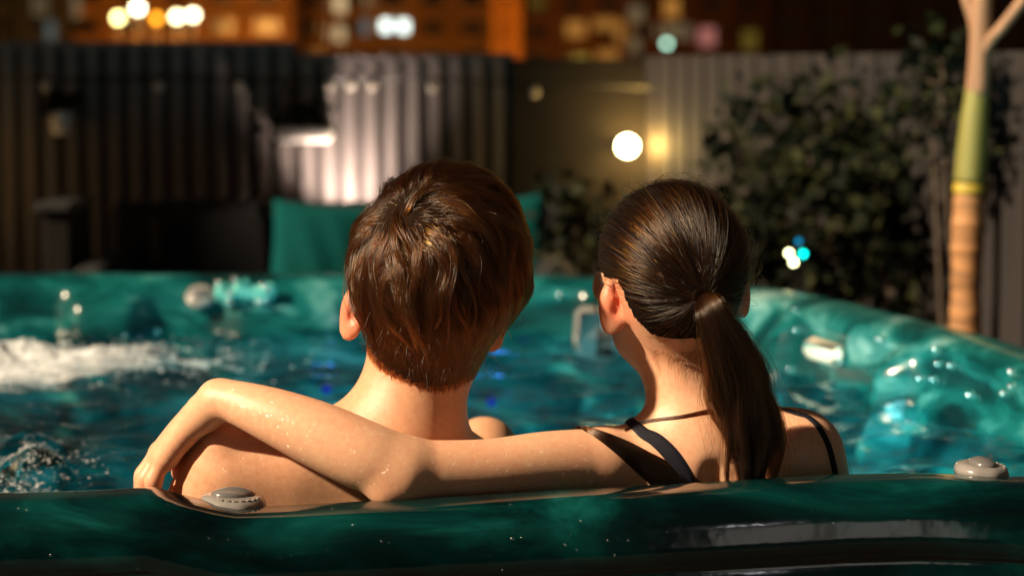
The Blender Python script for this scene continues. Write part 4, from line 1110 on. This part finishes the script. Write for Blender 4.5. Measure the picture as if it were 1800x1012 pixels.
# left arm along the man's shoulders
wom.chain([W(1205, 788, 2.474), W(1110, 806, 2.462), W(1060, 812, 2.452)], [0.038, 0.034, 0.0345], 0.03)
wom.chain([W(1060, 812, 2.450), W(960, 816, 2.425), W(850, 826, 2.398), W(712, 829, 2.372)], [0.0350, 0.0335, 0.0310, 0.0315], 0.012)
wom.ell(W(694, 846, 2.366), (0.024, 0.022, 0.022), rotm(0.5), 0.020)           # elbow
wom.ell(W(677, 862, 2.355), (0.0130, 0.012, 0.0135), None, 0.013)
wom.chain([W(706, 824, 2.372), W(640, 800, 2.368), W(560, 764, 2.374), W(480, 730, 2.385), W(412, 706, 2.402), W(384, 704, 2.412)], [0.033, 0.0345, 0.0330, 0.0275, 0.0215, 0.0200], 0.012)
# hand bent over the shoulder
wom.chain([W(384, 703, 2.412), W(362, 724, 2.424)], [0.0200, 0.0185], 0.010)
for dy, px_, py_k, rk in ((0.0, 290, 806, .0125), (0.020, 284, 800, .0130), (0.040, 284, 797, .0130), (0.058, 291, 800, .0120)):   # metacarpals
    wom.chain([W(360, 724, 2.424 + dy * 0.5), W((360 + px_) / 2 - 4, (724 + py_k) / 2, 2.438 + dy * 0.8), W(px_, py_k, 2.448 + dy)], [.0150, .0140, rk], 0.012)
FING = [  # (knuckle, middle joint, end joint, tip) : little, ring, middle, index
    [(290, 806, 2.448), (270, 845, 2.446), (276, 880, 2.452), (290, 900, 2.458)],
    [(284, 800, 2.470), (258, 842, 2.466), (259, 885, 2.472), (274, 915, 2.478)],
    [(283, 796, 2.492), (254, 836, 2.492), (252, 884, 2.500), (264, 925, 2.506)],
    [(291, 800, 2.506), (262, 838, 2.510), (262, 880, 2.518), (276, 912, 2.524)]]
for k, fg in enumerate(FING):
    r = (0.0084, 0.0090, 0.0094, 0.0092)[k]
    pts = [W(*q) for q in fg]
    wom.chain(pts, [r * 1.12, r * 1.02, r * 0.93, r * 0.80], 0.0028)
    wom.ell(pts[0], (r * 1.25, r * 1.2, r * 1.2), None, 0.006)
    wom.ell(pts[1], (r * 1.12, r * 1.08, r * 1.12), None, 0.004)
wom.chain([W(350, 735, 2.452), W(335, 770, 2.490), W(322, 800, 2.515), W(315, 830, 2.530)], [0.015, 0.0125, 0.0105, 0.0085], 0.008)   # thumb
wom_me = wom.mesh('person', (-0.42, 2.31, 0.10), (0.44, 3.46, 1.32), 0.0036)
wom_o = link('person', wom_me, M_SKIN_W, None, True)
fl = np.zeros(len(wom.V))
for (c_, r_, a_) in ((W(1082, 532, 2.438), 0.026, 1.0), (W(1309, 508, 2.475), 0.024, 0.7), (W(682, 852, 2.36), 0.022, 0.30), (W(270, 850, 2.46), 0.035, 0.40), (W(300, 800, 2.46), 0.03, 0.2)): fl = np.maximum(fl, a_ * np.exp(-(((wom.V - c_) / r_) ** 2).sum(1)))  # ears: painted glow of light through them; elbow and hand: skin redness
fa = wom_me.attributes.new('glow_flush', 'FLOAT', 'POINT'); fa.data.foreach_set('value', fl.astype(np.float32))
tag(wom_o, 'person with a dark ponytail and navy swimsuit straps, arm round their companion', 'person')

# ------------------------------------------------------------------ hair
def curves_obj(name, P, rad, mat, parent):
    """P (n, m, 3) strands, rad (n, m)"""
    n, m = P.shape[:2]
    hc = bpy.data.hair_curves.new(name); hc.add_curves([m] * n)
    hc.attributes['position'].data.foreach_set('vector', np.ascontiguousarray(P, dtype=np.float32).ravel())
    at = hc.attributes.get('radius') or hc.attributes.new('radius', 'FLOAT', 'POINT')
    at.data.foreach_set('value', np.ascontiguousarray(rad, dtype=np.float32).ravel())
    hc.materials.append(mat)
    o = bpy.data.objects.new(name, hc); C.objects.link(o); o.parent = parent
    return o
def cap_mesh(body, V0, Q0, mask, lift, name, mat, parent):
    """a skull cap: the part of a body's surface that carries hair, raised by lift(v)"""
    fm = mask[Q0].all(1); Qc = Q0[fm]; us = np.unique(Qc); rm = np.full(len(V0), -1); rm[us] = np.arange(len(us))
    Vc = V0[us]; nrm = body.grad(Vc, 0.004); Vc = Vc + nrm * lift(Vc)[:, None]
    return link(name, np_mesh(name, Vc, rm[Qc]), mat, parent, True)
def rand_dirs(n):
    d = RNG.normal(size=(n, 3)); return d / np.linalg.norm(d, axis=1)[:, None]
def unit(a): return a / (np.linalg.norm(a, axis=-1, keepdims=True) + 1e-12)
def taper(n, m, r0, r1, jit=0.35):
    t = np.linspace(0, 1, m)[None]; return (r0 + (r1 - r0) * t ** 1.5) * (1 - jit * RNG.random((n, 1)))

# --- man: hairline seen from behind
LX = [560, 604, 628, 640, 650, 664, 692, 730, 770, 800, 830, 858, 880, 905, 940, 990]
LY = [400, 500, 560, 596, 622, 640, 664, 682, 687, 681, 664, 638, 612, 575, 520, 400]
def man_hair_ok(P, m=0.0):
    px, py = to_px(P); py = py + m; l = (P - HM) @ RM
    back = (l[:, 1] < 0.012) & (py < np.interp(px, LX, LY)) & (l[:, 2] > -0.150)
    front = (l[:, 1] >= 0.012) & (l[:, 2] > np.interp(l[:, 1], [0.0, 0.035, 0.05, 0.075, 0.1], [-0.01, -0.005, 0.045, 0.055, 0.06]))
    return back | front
WH = head_man.project(W(676, 352, 2.40)[None], 6)[0]          # whorl
def man_len(P):
    px, py = to_px(P); l = (P - HM) @ RM
    L = np.interp(l[:, 2], [-0.125, -0.10, -0.075, -0.050, -0.025, 0.005, 0.035, 0.07, 0.11], [0.0065, 0.009, 0.013, 0.020, 0.038, 0.062, 0.085, 0.095, 0.085])
    side = sstep(0.05, 0.078, np.abs(l[:, 0])) * sstep(0.03, -0.02, l[:, 2])
    return L * (1 - 0.6 * side)
def man_trace(P0, m, L, lift, jit_ang, sway=0.0):
    WHj = WH + RNG.normal(size=(len(P0), 3)) * 0.009
    ph = RNG.random(len(P0)) * 6.28; ps_ = 2.0 + 3.0 * RNG.random(len(P0))
    n = len(P0); out = np.zeros((n, m, 3)); p = P0.copy()
    for k in range(m):
        t = k / (m - 1)
        nr_ = head_man.grad(p, 0.003)
        hgt = lift * (1 - np.exp(-5.0 * t)) * (1 - 0.55 * sstep(0.45, 1.0, t))
        out[:, k] = p + nr_ * hgt[:, None]
        v = p - WHj; dist = np.linalg.norm(v, axis=1)
        away = v / (dist[:, None] + 1e-6)
        swirl = np.cross(nr_, away)
        l = (p - HM) @ RM
        down = sstep(0.07, -0.02, l[:, 2])[:, None] * np.array([[0.0, 0.0, -1.0]])
        topf = sstep(0.05, 0.10, l[:, 2])[:, None] * (RM @ np.array([0.75, 0.45, 0.0]))[None]
        d = away * 0.9 + 0.42 * swirl * np.exp(-dist / 0.05)[:, None] + 1.5 * down + 0.5 * topf
        d = d - nr_ * (d * nr_).sum(1)[:, None]; d = unit(d)
        s_ = np.cross(nr_, d)
        d = unit(d + s_ * (jit_ang + sway * 0.38 * np.sin(ph + ps_ * t * 2))[:, None])
        p = p + d * (L / (m - 1))[:, None]
        p = head_man.project(p, 1, 0.0)
    return out
m_ = 15
def man_roots(n):
    P = HM + rand_dirs(n) * np.array([0.08, 0.1, 0.12]) ; P[:, 2] -= 0.02
    P = head_man.project(P, 4); return P[man_hair_ok(P, 7 * np.abs(RNG.normal(size=len(P))))]
guides = man_roots(760); GL = man_len(guides) * (0.80 + 0.45 * RNG.random(len(guides)))
long_ = GL > 0.045
keepg = ~long_ | (RNG.random(len(guides)) < 0.55)
guides, GL = guides[keepg], GL[keepg]
glift = np.clip(GL * 0.17, 0.0010, 0.0150) * (0.35 + 1.05 * RNG.random(len(guides)))
G = man_trace(guides, m_, GL, glift, RNG.normal(size=len(guides)) * 0.24, 0.6)
from mathutils.kdtree import KDTree
def nearest(A, Bq):
    kd = KDTree(len(A))
    for i_, a in enumerate(A): kd.insert(Vector(tuple(a)), i_)
    kd.balance()
    return np.array([kd.find(Vector(tuple(b)))[1] for b in Bq])
roots = man_roots(34000); ext = man_roots(80000); ext = ext[((ext - HM) @ RM)[:, 2] < -0.045]; roots = np.vstack([roots, ext])
rl = man_len(roots) * (0.7 + 0.5 * RNG.random(len(roots)))
rlift = np.clip(rl * 0.15, 0.0008, 0.0135) * (0.3 + 0.9 * RNG.random(len(roots)))
gi = nearest(guides, roots)
ST = man_trace(roots, m_, rl, rlift, RNG.normal(size=len(roots)) * 0.16)
tt = np.linspace(0, 1, m_)[None, :, None]
cl = (0.97 * sstep(0.018, 0.05, rl) * (0.65 + 0.35 * RNG.random(len(roots))))[:, None, None]
off = (roots - guides[gi])[:, None, :]
target = G[gi] + off * (1 - 0.86 * tt ** 0.7) + RNG.normal(size=(len(roots), 1, 3)) * 0.0009 * tt
wgt = cl * sstep(0.0, 0.45, tt)
ST = ST * (1 - wgt) + target * wgt
# keep the strands outside the skin
flat = ST.reshape(-1, 3); dsd = head_man.sdf(flat); bad = dsd < 0.0006
flat[bad] += head_man.grad(flat[bad], 0.003) * (0.0006 - dsd[bad])[:, None]
ST = flat.reshape(ST.shape)
# separate wet locks laid over the top layer
lr = man_roots(5200); dl = np.linalg.norm(lr - WH, axis=1); l_ = (lr - HM) @ RM
lr = lr[(dl < 0.085) & (l_[:, 1] < 0.05)][:105]
LL = 0.060 + 0.038 * RNG.random(len(lr)); ll = 0.0075 + 0.0075 * RNG.random(len(lr))
LG = man_trace(lr, m_, LL, ll, RNG.normal(size=len(lr)) * 0.22, 0.7)
LK = []
for k in range(len(lr)):
    nn = 46; w0 = 0.0016 + 0.0026 * RNG.random(); o_ = RNG.normal(size=(nn, 1, 3)) * w0
    LK.append(LG[k][None] + o_ * (1.1 - 0.95 * tt) + RNG.normal(size=(nn, 1, 3)) * 0.0006 * tt)
LK = np.vstack(LK); flat = LK.reshape(-1, 3); dsd = head_man.sdf(flat); bad = dsd < 0.001
flat[bad] += head_man.grad(flat[bad], 0.003) * (0.001 - dsd[bad])[:, None]; LK = flat.reshape(LK.shape)
ST = np.vstack([ST, LK])
# a few stray hairs
nf = 420; fr = ST[RNG.integers(0, len(ST), nf)].copy(); nrm = head_man.grad(fr[:, 0], 0.003)
fr += nrm[:, None, :] * (0.004 + 0.010 * RNG.random((nf, 1, 1))) * tt ** 1.5 + RNG.normal(size=(nf, 1, 3)) * 0.005 * tt ** 2
hair_m = cap_mesh(head_man, man.V, man.Q, man_hair_ok(man.V, 6) & (head_man.sdf(man.V) > -0.002),
                  lambda P: np.clip(man_len(P) * 0.055, 0.0004, 0.0045), 'hair', M_CAP_M, man_o)
curves_obj('hair_strands', np.vstack([ST, fr]), taper(len(ST) + nf, m_, 0.00021, 0.00007), M_HAIR_M, hair_m)

# --- woman
TIE = head_wom.project(W(1240, 524, 2.38)[None], 6)[0]
TIE_N = head_wom.grad(TIE[None], 0.004)[0]
WX = [1000, 1040, 1064, 1086, 1104, 1118, 1140, 1165, 1200, 1235, 1270, 1292, 1304, 1330]
WY = [440, 480, 500, 506, 545, 575, 596, 606, 610, 606, 590, 568, 530, 440]
def wom_hair_ok(P, m=0.0):
    px, py = to_px(P); py = py + m; l = (P - HW) @ RWm
    vis = (l[:, 1] < 0.030) & (py < np.interp(px, WX, WY)) & (l[:, 2] > -0.125)
    front = (l[:, 1] >= 0.030) & (l[:, 2] > np.interp(l[:, 1], [0.03, 0.05, 0.07, 0.09], [-0.015, 0.0, 0.030, 0.050]))
    return vis | front
def wom_roots(n):
    P = HW + rand_dirs(n) * np.array([0.07, 0.09, 0.11]); P = head_wom.project(P, 4); return P[wom_hair_ok(P, 9 * np.abs(RNG.normal(size=len(P))))]
mw = 18
def wom_trace(P0, lift, curl):
    n = len(P0); out = np.zeros((n, mw, 3)); p = P0.copy()
    L = np.linalg.norm(P0 - TIE, axis=1) * 1.13
    for k in range(mw):
        t = k / (mw - 1)
        nr_ = head_wom.grad(p, 0.003)
        hgt = lift * (1 - np.exp(-7 * t)) * (1 - 0.2 * t) + 0.004 * sstep(0.8, 1, t)
        out[:, k] = p + nr_ * hgt[:, None]
        v = TIE - p; dist = np.linalg.norm(v, axis=1, keepdims=True)
        # hair is combed back first, then turns in towards the tie
        back = (RWm @ np.array([0.0, -1.0, 0.15]))[None]
        d = v / (dist + 1e-9) + back * 0.8 * sstep(0.05, 0.12, dist) * (1 - t)
        d = d - nr_ * (d * nr_).sum(1)[:, None]; d = unit(d)
        s_ = np.cross(nr_, d); d = unit(d + s_ * (curl * (1 - t) ** 1.2)[:, None])
        step = np.minimum(dist[:, 0] / max(1, (mw - 1 - k)) * 1.06, dist[:, 0])
        p = head_wom.project(p + d * step[:, None], 1)
    return out
wg = wom_roots(420)
WGc = wom_trace(wg, 0.003 + 0.0045 * RNG.random(len(wg)), RNG.normal(size=len(wg)) * 0.10)
wr_ = wom_roots(2000)
WS = wom_trace(wr_, 0.0012 + 0.0058 * RNG.random(len(wr_)), RNG.normal(size=len(wr_)) * 0.07)
gi = nearest(wg, wr_); tw = np.linspace(0, 1, mw)[None, :, None]
tgt = WGc[gi] + (wr_ - wg[gi])[:, None, :] * (1 - 0.75 * tw)
ww = 0.62 * sstep(0.1, 0.7, tw) * RNG.random((len(wr_), 1, 1)) ** 0.5
WS = WS * (1 - ww) + tgt * ww
WS = WS + 0.0009 * np.sin(tw * (5 + 6 * RNG.random((len(WS), 1, 1))) + RNG.random((len(WS), 1, 3)) * 6.28) * (1 - tw)
flat = WS.reshape(-1, 3); dsd = head_wom.sdf(flat); bad = dsd < 0.0008
flat[bad] += head_wom.grad(flat[bad], 0.003) * (0.0008 - dsd[bad])[:, None]; WS = flat.reshape(WS.shape)
nf = 480; fr = WS[RNG.integers(0, len(WS), nf)].copy(); nrm = head_wom.grad(fr[:, 0], 0.003)
fr += nrm[:, None, :] * (0.013 * RNG.random((nf, 1, 1)) ** 2) * np.sin(tw * 3.1) * 0.8 + RNG.normal(size=(nf, 1, 3)) * 0.005 * tw * (1 - tw) * 4
# wisps at the nape and in front of the ear
wis = []
for k in range(130):
    a = RNG.random(); s0 = W(1130 + a * 120, 600 + RNG.normal() * 8, 2.44); s0 = head_wom.project(s0[None], 4)[0]
    L = 0.012 + 0.03 * RNG.random(); dx = RNG.normal() * 0.012
    wis.append(np.array([s0 + np.array([dx * t ** 1.3, -0.0015, -L * t]) for t in np.linspace(0, 1, mw)]))
wis = np.array(wis); f2 = wis.reshape(-1, 3); f2 = head_wom.project(f2, 2, 0.0012); wis = f2.reshape(wis.shape)
loose = []
for k in range(16):
    a = RNG.random()
    pts = [W(1056 + 8 * a, 470 + 12 * RNG.random(), 2.49), W(1042 + 10 * a, 520, 2.48), W(1045 + 14 * RNG.random(), 570 + 20 * RNG.random(), 2.48), W(1052 + 26 * RNG.random(), 610 + 40 * RNG.random(), 2.48)]
    loose.append(crom(pts, mw))
hair_w = cap_mesh(head_wom, wom.V, wom.Q, wom_hair_ok(wom.V, 13) & (head_wom.sdf(wom.V) > -0.002), lambda P: np.full(len(P), 0.0014), 'hair', M_CAP_W, wom_o)
curves_obj('hair_strands', np.vstack([WS, fr, wis, np.array(loose)]), np.vstack([taper(len(WS) + nf, mw, 0.00014, 0.00011), taper(len(wis) + len(loose), mw, 0.00008, 0.00003)]), M_HAIR_W, hair_w)

# ponytail
tie_p = TIE + TIE_N * 0.010
PC = [tie_p, W(1252, 548, 2.366), W(1276, 610, 2.372), W(1298, 690, 2.388), W(1320, 770, 2.398), W(1322, 830, 2.402), W(1316, 880, 2.405)]
mp_ = 30
pc = crom(PC, mp_)
pr = np.interp(np.linspace(0, 1, mp_), [0, 0.06, 0.22, 0.45, 0.7, 0.88, 1.0], [0.0090, 0.0125, 0.0235, 0.0325, 0.0325, 0.028, 0.019])
Tp = unit(np.gradient(pc, axis=0)); sd = unit(np.cross(Tp, np.array([0, -1.0, 0]))); dp = np.cross(sd, Tp)
NCL = 46
c_th = RNG.random(NCL) * 2 * math.pi; c_q = np.sqrt(RNG.random(NCL)) * 0.80; c_ph = RNG.random((NCL, 4)) * 6.28; c_end = 1 - 0.34 * RNG.random(NCL) ** 2
def tail(n, spread, fly):
    ci = RNG.integers(0, NCL, n); end = c_end[ci] * (1 - 0.10 * RNG.random(n))
    tq = np.linspace(0, 1, mp_)[None] * end[:, None]
    fi = tq * (mp_ - 1); i0 = np.clip(fi.astype(int), 0, mp_ - 2); fx = (fi - i0)[..., None]
    def ip(a): return a[i0] * (1 - fx) + a[i0 + 1] * fx
    rr_ = ip(pr[:, None])[..., 0]
    # each lock wanders a little, its hairs gather towards the tip
    X = np.cos(c_th[ci])[:, None] * c_q[ci][:, None] + 0.32 * np.sin(tq * 6.5 + c_ph[ci, 0][:, None]) * tq ** 0.6
    Y = np.sin(c_th[ci])[:, None] * c_q[ci][:, None] + 0.30 * np.sin(tq * 5.5 + c_ph[ci, 1][:, None]) * tq ** 0.6
    o = RNG.normal(size=(n, 2)) * spread; k = (1.0 - 0.62 * sstep(0.35, 1.0, tq / end[:, None]))
    X = X + o[:, :1] * k + fly * RNG.normal(size=(n, 1)) * tq ** 2 + 0.05 * np.sin(tq * 17 + c_ph[ci, 2][:, None]); Y = Y + o[:, 1:] * k + fly * RNG.normal(size=(n, 1)) * tq ** 2
    return ip(pc) + ip(sd) * (X * rr_)[..., None] + ip(dp) * (Y * rr_ * 0.62)[..., None]
PT = np.vstack([tail(6800, 0.15, 0.03), tail(700, 0.26, 0.16), tail(160, 0.3, 0.75)])
f2 = PT.reshape(-1, 3); dsd = wom.sdf(f2); bad = dsd < 0.0015
for _ in range(2):
    f2[bad] += wom.grad(f2[bad], 0.003) * (0.0015 - dsd[bad])[:, None]; dsd = wom.sdf(f2); bad = dsd < 0.0015
PT = f2.reshape(PT.shape)
core = MB(); cv = []; 
for k in range(mp_):
    for a in range(20):
        t = 2 * math.pi * a / 20; cv.append(pc[k] + sd[k] * math.cos(t) * pr[k] * 0.50 + dp[k] * math.sin(t) * pr[k] * 0.30)
cf = [(k * 20 + a, k * 20 + (a + 1) % 20, (k + 1) * 20 + (a + 1) % 20, (k + 1) * 20 + a) for k in range(mp_ - 1) for a in range(20)]
pony = link('ponytail', mesh('ponytail', cv, cf), M_CAP_W, wom_o, True)
curves_obj('ponytail_strands', PT, taper(len(PT), mp_, 0.00013, 0.00007), M_HAIR_W, pony)
tb_ = MB(); tb_.tube([tie_p + TIE_N * -0.004 + sd[0] * math.cos(a) * 0.0098 + np.cross(sd[0], TIE_N) * math.sin(a) * 0.0098 for a in np.linspace(0, 2 * math.pi, 25)], 0.0018, 8)
tb_.build('hair_tie', simple('brown_elastic', (0.03, 0.016, 0.010), 0.5, 0.2, 60), wom_o, True)

# wet lock lying over the left shoulder, and a thin strand across the neck
def on_body(body, px, py, y0=2.1):
    o = Vector((0, 0, CAM_Z)); d = (Vector(tuple(W(px, py, 2.4))) - o).normalized()
    h_ = body.bvh.ray_cast(o, d, 5)
    if h_[0] is None: h_ = body.bvh.find_nearest(Vector(tuple(W(px, py, 2.44))))
    return np.array(h_[0]), np.array(h_[1])
def lock(name, pts, wid, n, r0, parent, liftmm=1.6):
    c = np.array(crom([(a, b) for a, b in pts], 26)); w_ = np.interp(np.linspace(0, 1, 26), np.linspace(0, 1, len(wid)), wid)
    tn = unit(np.gradient(c, axis=0)); nn = np.stack([-tn[:, 1], tn[:, 0]], 1)
    U = np.linspace(-1, 1, 9); grid = np.zeros((26, 9, 3)); gn = np.zeros((26, 9, 3))
    for i_ in range(26):
        for k in range(9):
            q = c[i_] + nn[i_] * w_[i_] * U[k]; grid[i_, k], gn[i_, k] = on_body(wom, q[0], q[1])
    n0 = wom.grad(grid.reshape(-1, 3), 0.004).reshape(grid.shape)
    out = np.zeros((n, 26, 3))
    for s_ in range(n):
        u = RNG.uniform(-1, 1); ph = RNG.random() * 6.28; uu = np.clip(u + 0.12 * np.sin(np.linspace(0, 5, 26) + ph), -1, 1)
        fi = (uu + 1) * 4; i0 = np.clip(fi.astype(int), 0, 7); fx = (fi - i0)[:, None]; ar = np.arange(26)
        p = grid[ar, i0] * (1 - fx) + grid[ar, i0 + 1] * fx
        q = n0[ar, i0] * (1 - fx) + n0[ar, i0 + 1] * fx
        out[s_] = p + q * (0.0006 + liftmm * 0.001 * RNG.random() * (1 - uu ** 2)[:, None])
    return curves_obj(name, out, taper(n, 26, r0, r0 * 0.7), M_HAIR_W, parent)
lk = lock('wet_lock', [(1012, 748), (1048, 762), (1090, 785), (1135, 815), (1180, 846), (1230, 885)], [1.5, 9, 17, 24, 30, 34], 900, 0.00020, wom_o, 3.0)
lock('neck_strand', [(1098, 757), (1125, 744), (1160, 737), (1200, 732), (1248, 722)], [1.5, 3, 3, 3.5, 4], 60, 0.00012, wom_o, 1.2)

# swimsuit straps
def strap(pts, wpx, lift=0.0017):
    pts = [np.array(p, float) for p in pts]; d = unit(pts[0] - pts[1]); q = pts[0].copy()
    for _ in range(60):                                   # climb to the top of the shoulder as seen from behind
        o = Vector((0, 0, CAM_Z)); h_ = wom.bvh.ray_cast(o, (Vector(tuple(W(q[0] + d[0] * 2, q[1] + d[1] * 2, 2.4))) - o).normalized(), 5)
        if h_[0] is None or h_[0].y > 2.53: break
        q = q + d * 2
    c = np.array(crom([q] + pts, 40)); tn = unit(np.gradient(c, axis=0)); nn = np.stack([-tn[:, 1], tn[:, 0]], 1)
    wv = np.interp(np.linspace(0, 1, 40), np.linspace(0, 1, len(wpx)), wpx); m = 7; rows = []
    mid = np.array([on_body(wom, *p)[0] for p in c]); T3 = unit(np.gradient(mid, axis=0)); N3 = wom.grad(mid, 0.006, 0.05)
    S3 = unit(np.cross(T3, N3))
    for i_ in range(40):
        w_ = wv[i_] / F * 2.45
        rows.append(np.array([mid[i_] + S3[i_] * w_ * u for u in np.linspace(-1, 1, m)]))
    for _ in range(14):                                   # and on over the front
        r0 = rows[0]; g0 = wom.grad(r0[3:4], 0.006, 0.05)[0]; t0 = unit(rows[0][3] - rows[1][3]); t0 = unit(t0 + np.array([0, 0.9, 0])); t0 = unit(t0 - g0 * (t0 @ g0))
        rows.insert(0, r0 + t0 * 0.006)
        rows[0] = wom.project(rows[0], 2)
    vv = wom.project(np.vstack(rows), 2); nr_ = len(rows)
    ed = np.tile(1 - np.abs(np.linspace(-1, 1, m)) ** 6, nr_)
    vv = vv + wom.grad(vv, 0.006, 0.05) * (0.0003 + lift * ed)[:, None]
    ff = [(i_ * m + k, i_ * m + k + 1, (i_ + 1) * m + k + 1, (i_ + 1) * m + k) for i_ in range(nr_ - 1) for k in range(m - 1)]
    return link('swimsuit_strap', mesh('swimsuit_strap', vv, ff), M_NAVY, wom_o, True)
strap([(1126, 756), (1133, 762), (1152, 772), (1172, 790), (1190, 812), (1206, 840), (1216, 880)], [9, 11, 13, 14, 14, 14, 14])
strap([(1400, 727), (1420, 733), (1440, 752), (1455, 780), (1464, 812), (1470, 845), (1472, 880)], [5, 6, 6.5, 7, 7, 7])

# water drops on the skin
def drops(body, n, boxpx, r0, r1, name, parent, seed):
    r = np.random.default_rng(seed); Pn = []; R = []; Nn = []
    x0_, y0_, x1_, y1_ = boxpx
    while len(Pn) < n:
        p, nm = on_body(body, r.uniform(x0_, x1_), r.uniform(y0_, y1_))
        if p[1] > 2.6: continue
        Pn.append(p); Nn.append(nm); R.append(r0 + (r1 - r0) * r.random() ** 4)
    Pn = np.array(Pn); R = np.array(R); Nn = body.grad(Pn, 0.003)
    v = []; f = []
    base = MB().ball((0, 0, 0), 1, 10, 7)
    bv = np.array(base.v); allv = []; allf = []
    for k in range(len(Pn)):
        a = unit(np.cross(Nn[k], [0.3, 0.2, 1.0])); b2 = np.cross(Nn[k], a)
        el = 1 + 0.5 * r.random() ** 2
        M3 = np.stack([a, b2 * el, Nn[k] * 0.55], 1)
        allv.append(bv @ M3.T * R[k] + Pn[k]); allf += [tuple(i_ + k * len(bv) for i_ in q) for q in base.f]
    o = link(name, mesh(name, np.vstack(allv), allf), M_DROP, parent, True); tag(o, kind='stuff'); return o
drops(wom, 260, (400, 675, 690, 870), 0.0007, 0.0026, 'water_drops', wom_o, 1)
drops(wom, 190, (690, 765, 1080, 868), 0.0007, 0.0026, 'water_drops', wom_o, 2)
drops(man, 150, (330, 760, 660, 890), 0.0005, 0.0017, 'water_drops', man_o, 3)
drops(man, 90, (625, 640, 760, 740), 0.0003, 0.0008, 'water_drops', man_o, 4)

r_ = np.random.default_rng(9); rp_ = []; rn_ = []
for k in range(70):
    px, py = r_.uniform(20, 1780), r_.uniform(868, 1005)
    o_ = Vector((0, 0, CAM_Z)); d_ = (Vector(tuple(W(px, py, 2.3))) - o_).normalized(); h_ = SHELL_BVH.ray_cast(o_, d_, 2.6)
    if h_[0] is None or h_[0].y > 2.33: continue
    rp_.append(h_[0][:]); rn_.append((h_[1] if h_[1].dot(d_) < 0 else -h_[1])[:])
rp_ = np.array(rp_); rn_ = np.array(rn_); rad_ = 0.0005 + 0.0014 * r_.random(len(rp_)) ** 3
bv = np.array(MB().ball((0, 0, 0), 1, 10, 7).v); bf = MB().ball((0, 0, 0), 1, 10, 7).f; av, af = [], []
for k in range(len(rp_)):
    a_ = unit(np.cross(rn_[k], [1.0, 0.2, 0.1])); b_ = np.cross(rn_[k], a_)
    av.append(bv @ np.stack([a_, b_, rn_[k] * 0.5], 1).T * rad_[k] + rp_[k]); af += [tuple(i_ + k * len(bv) for i_ in q) for q in bf]
do_ = link('water_drops', mesh('water_drops', np.vstack(av), af), M_DROP, tub, True); tag(do_, kind='stuff')
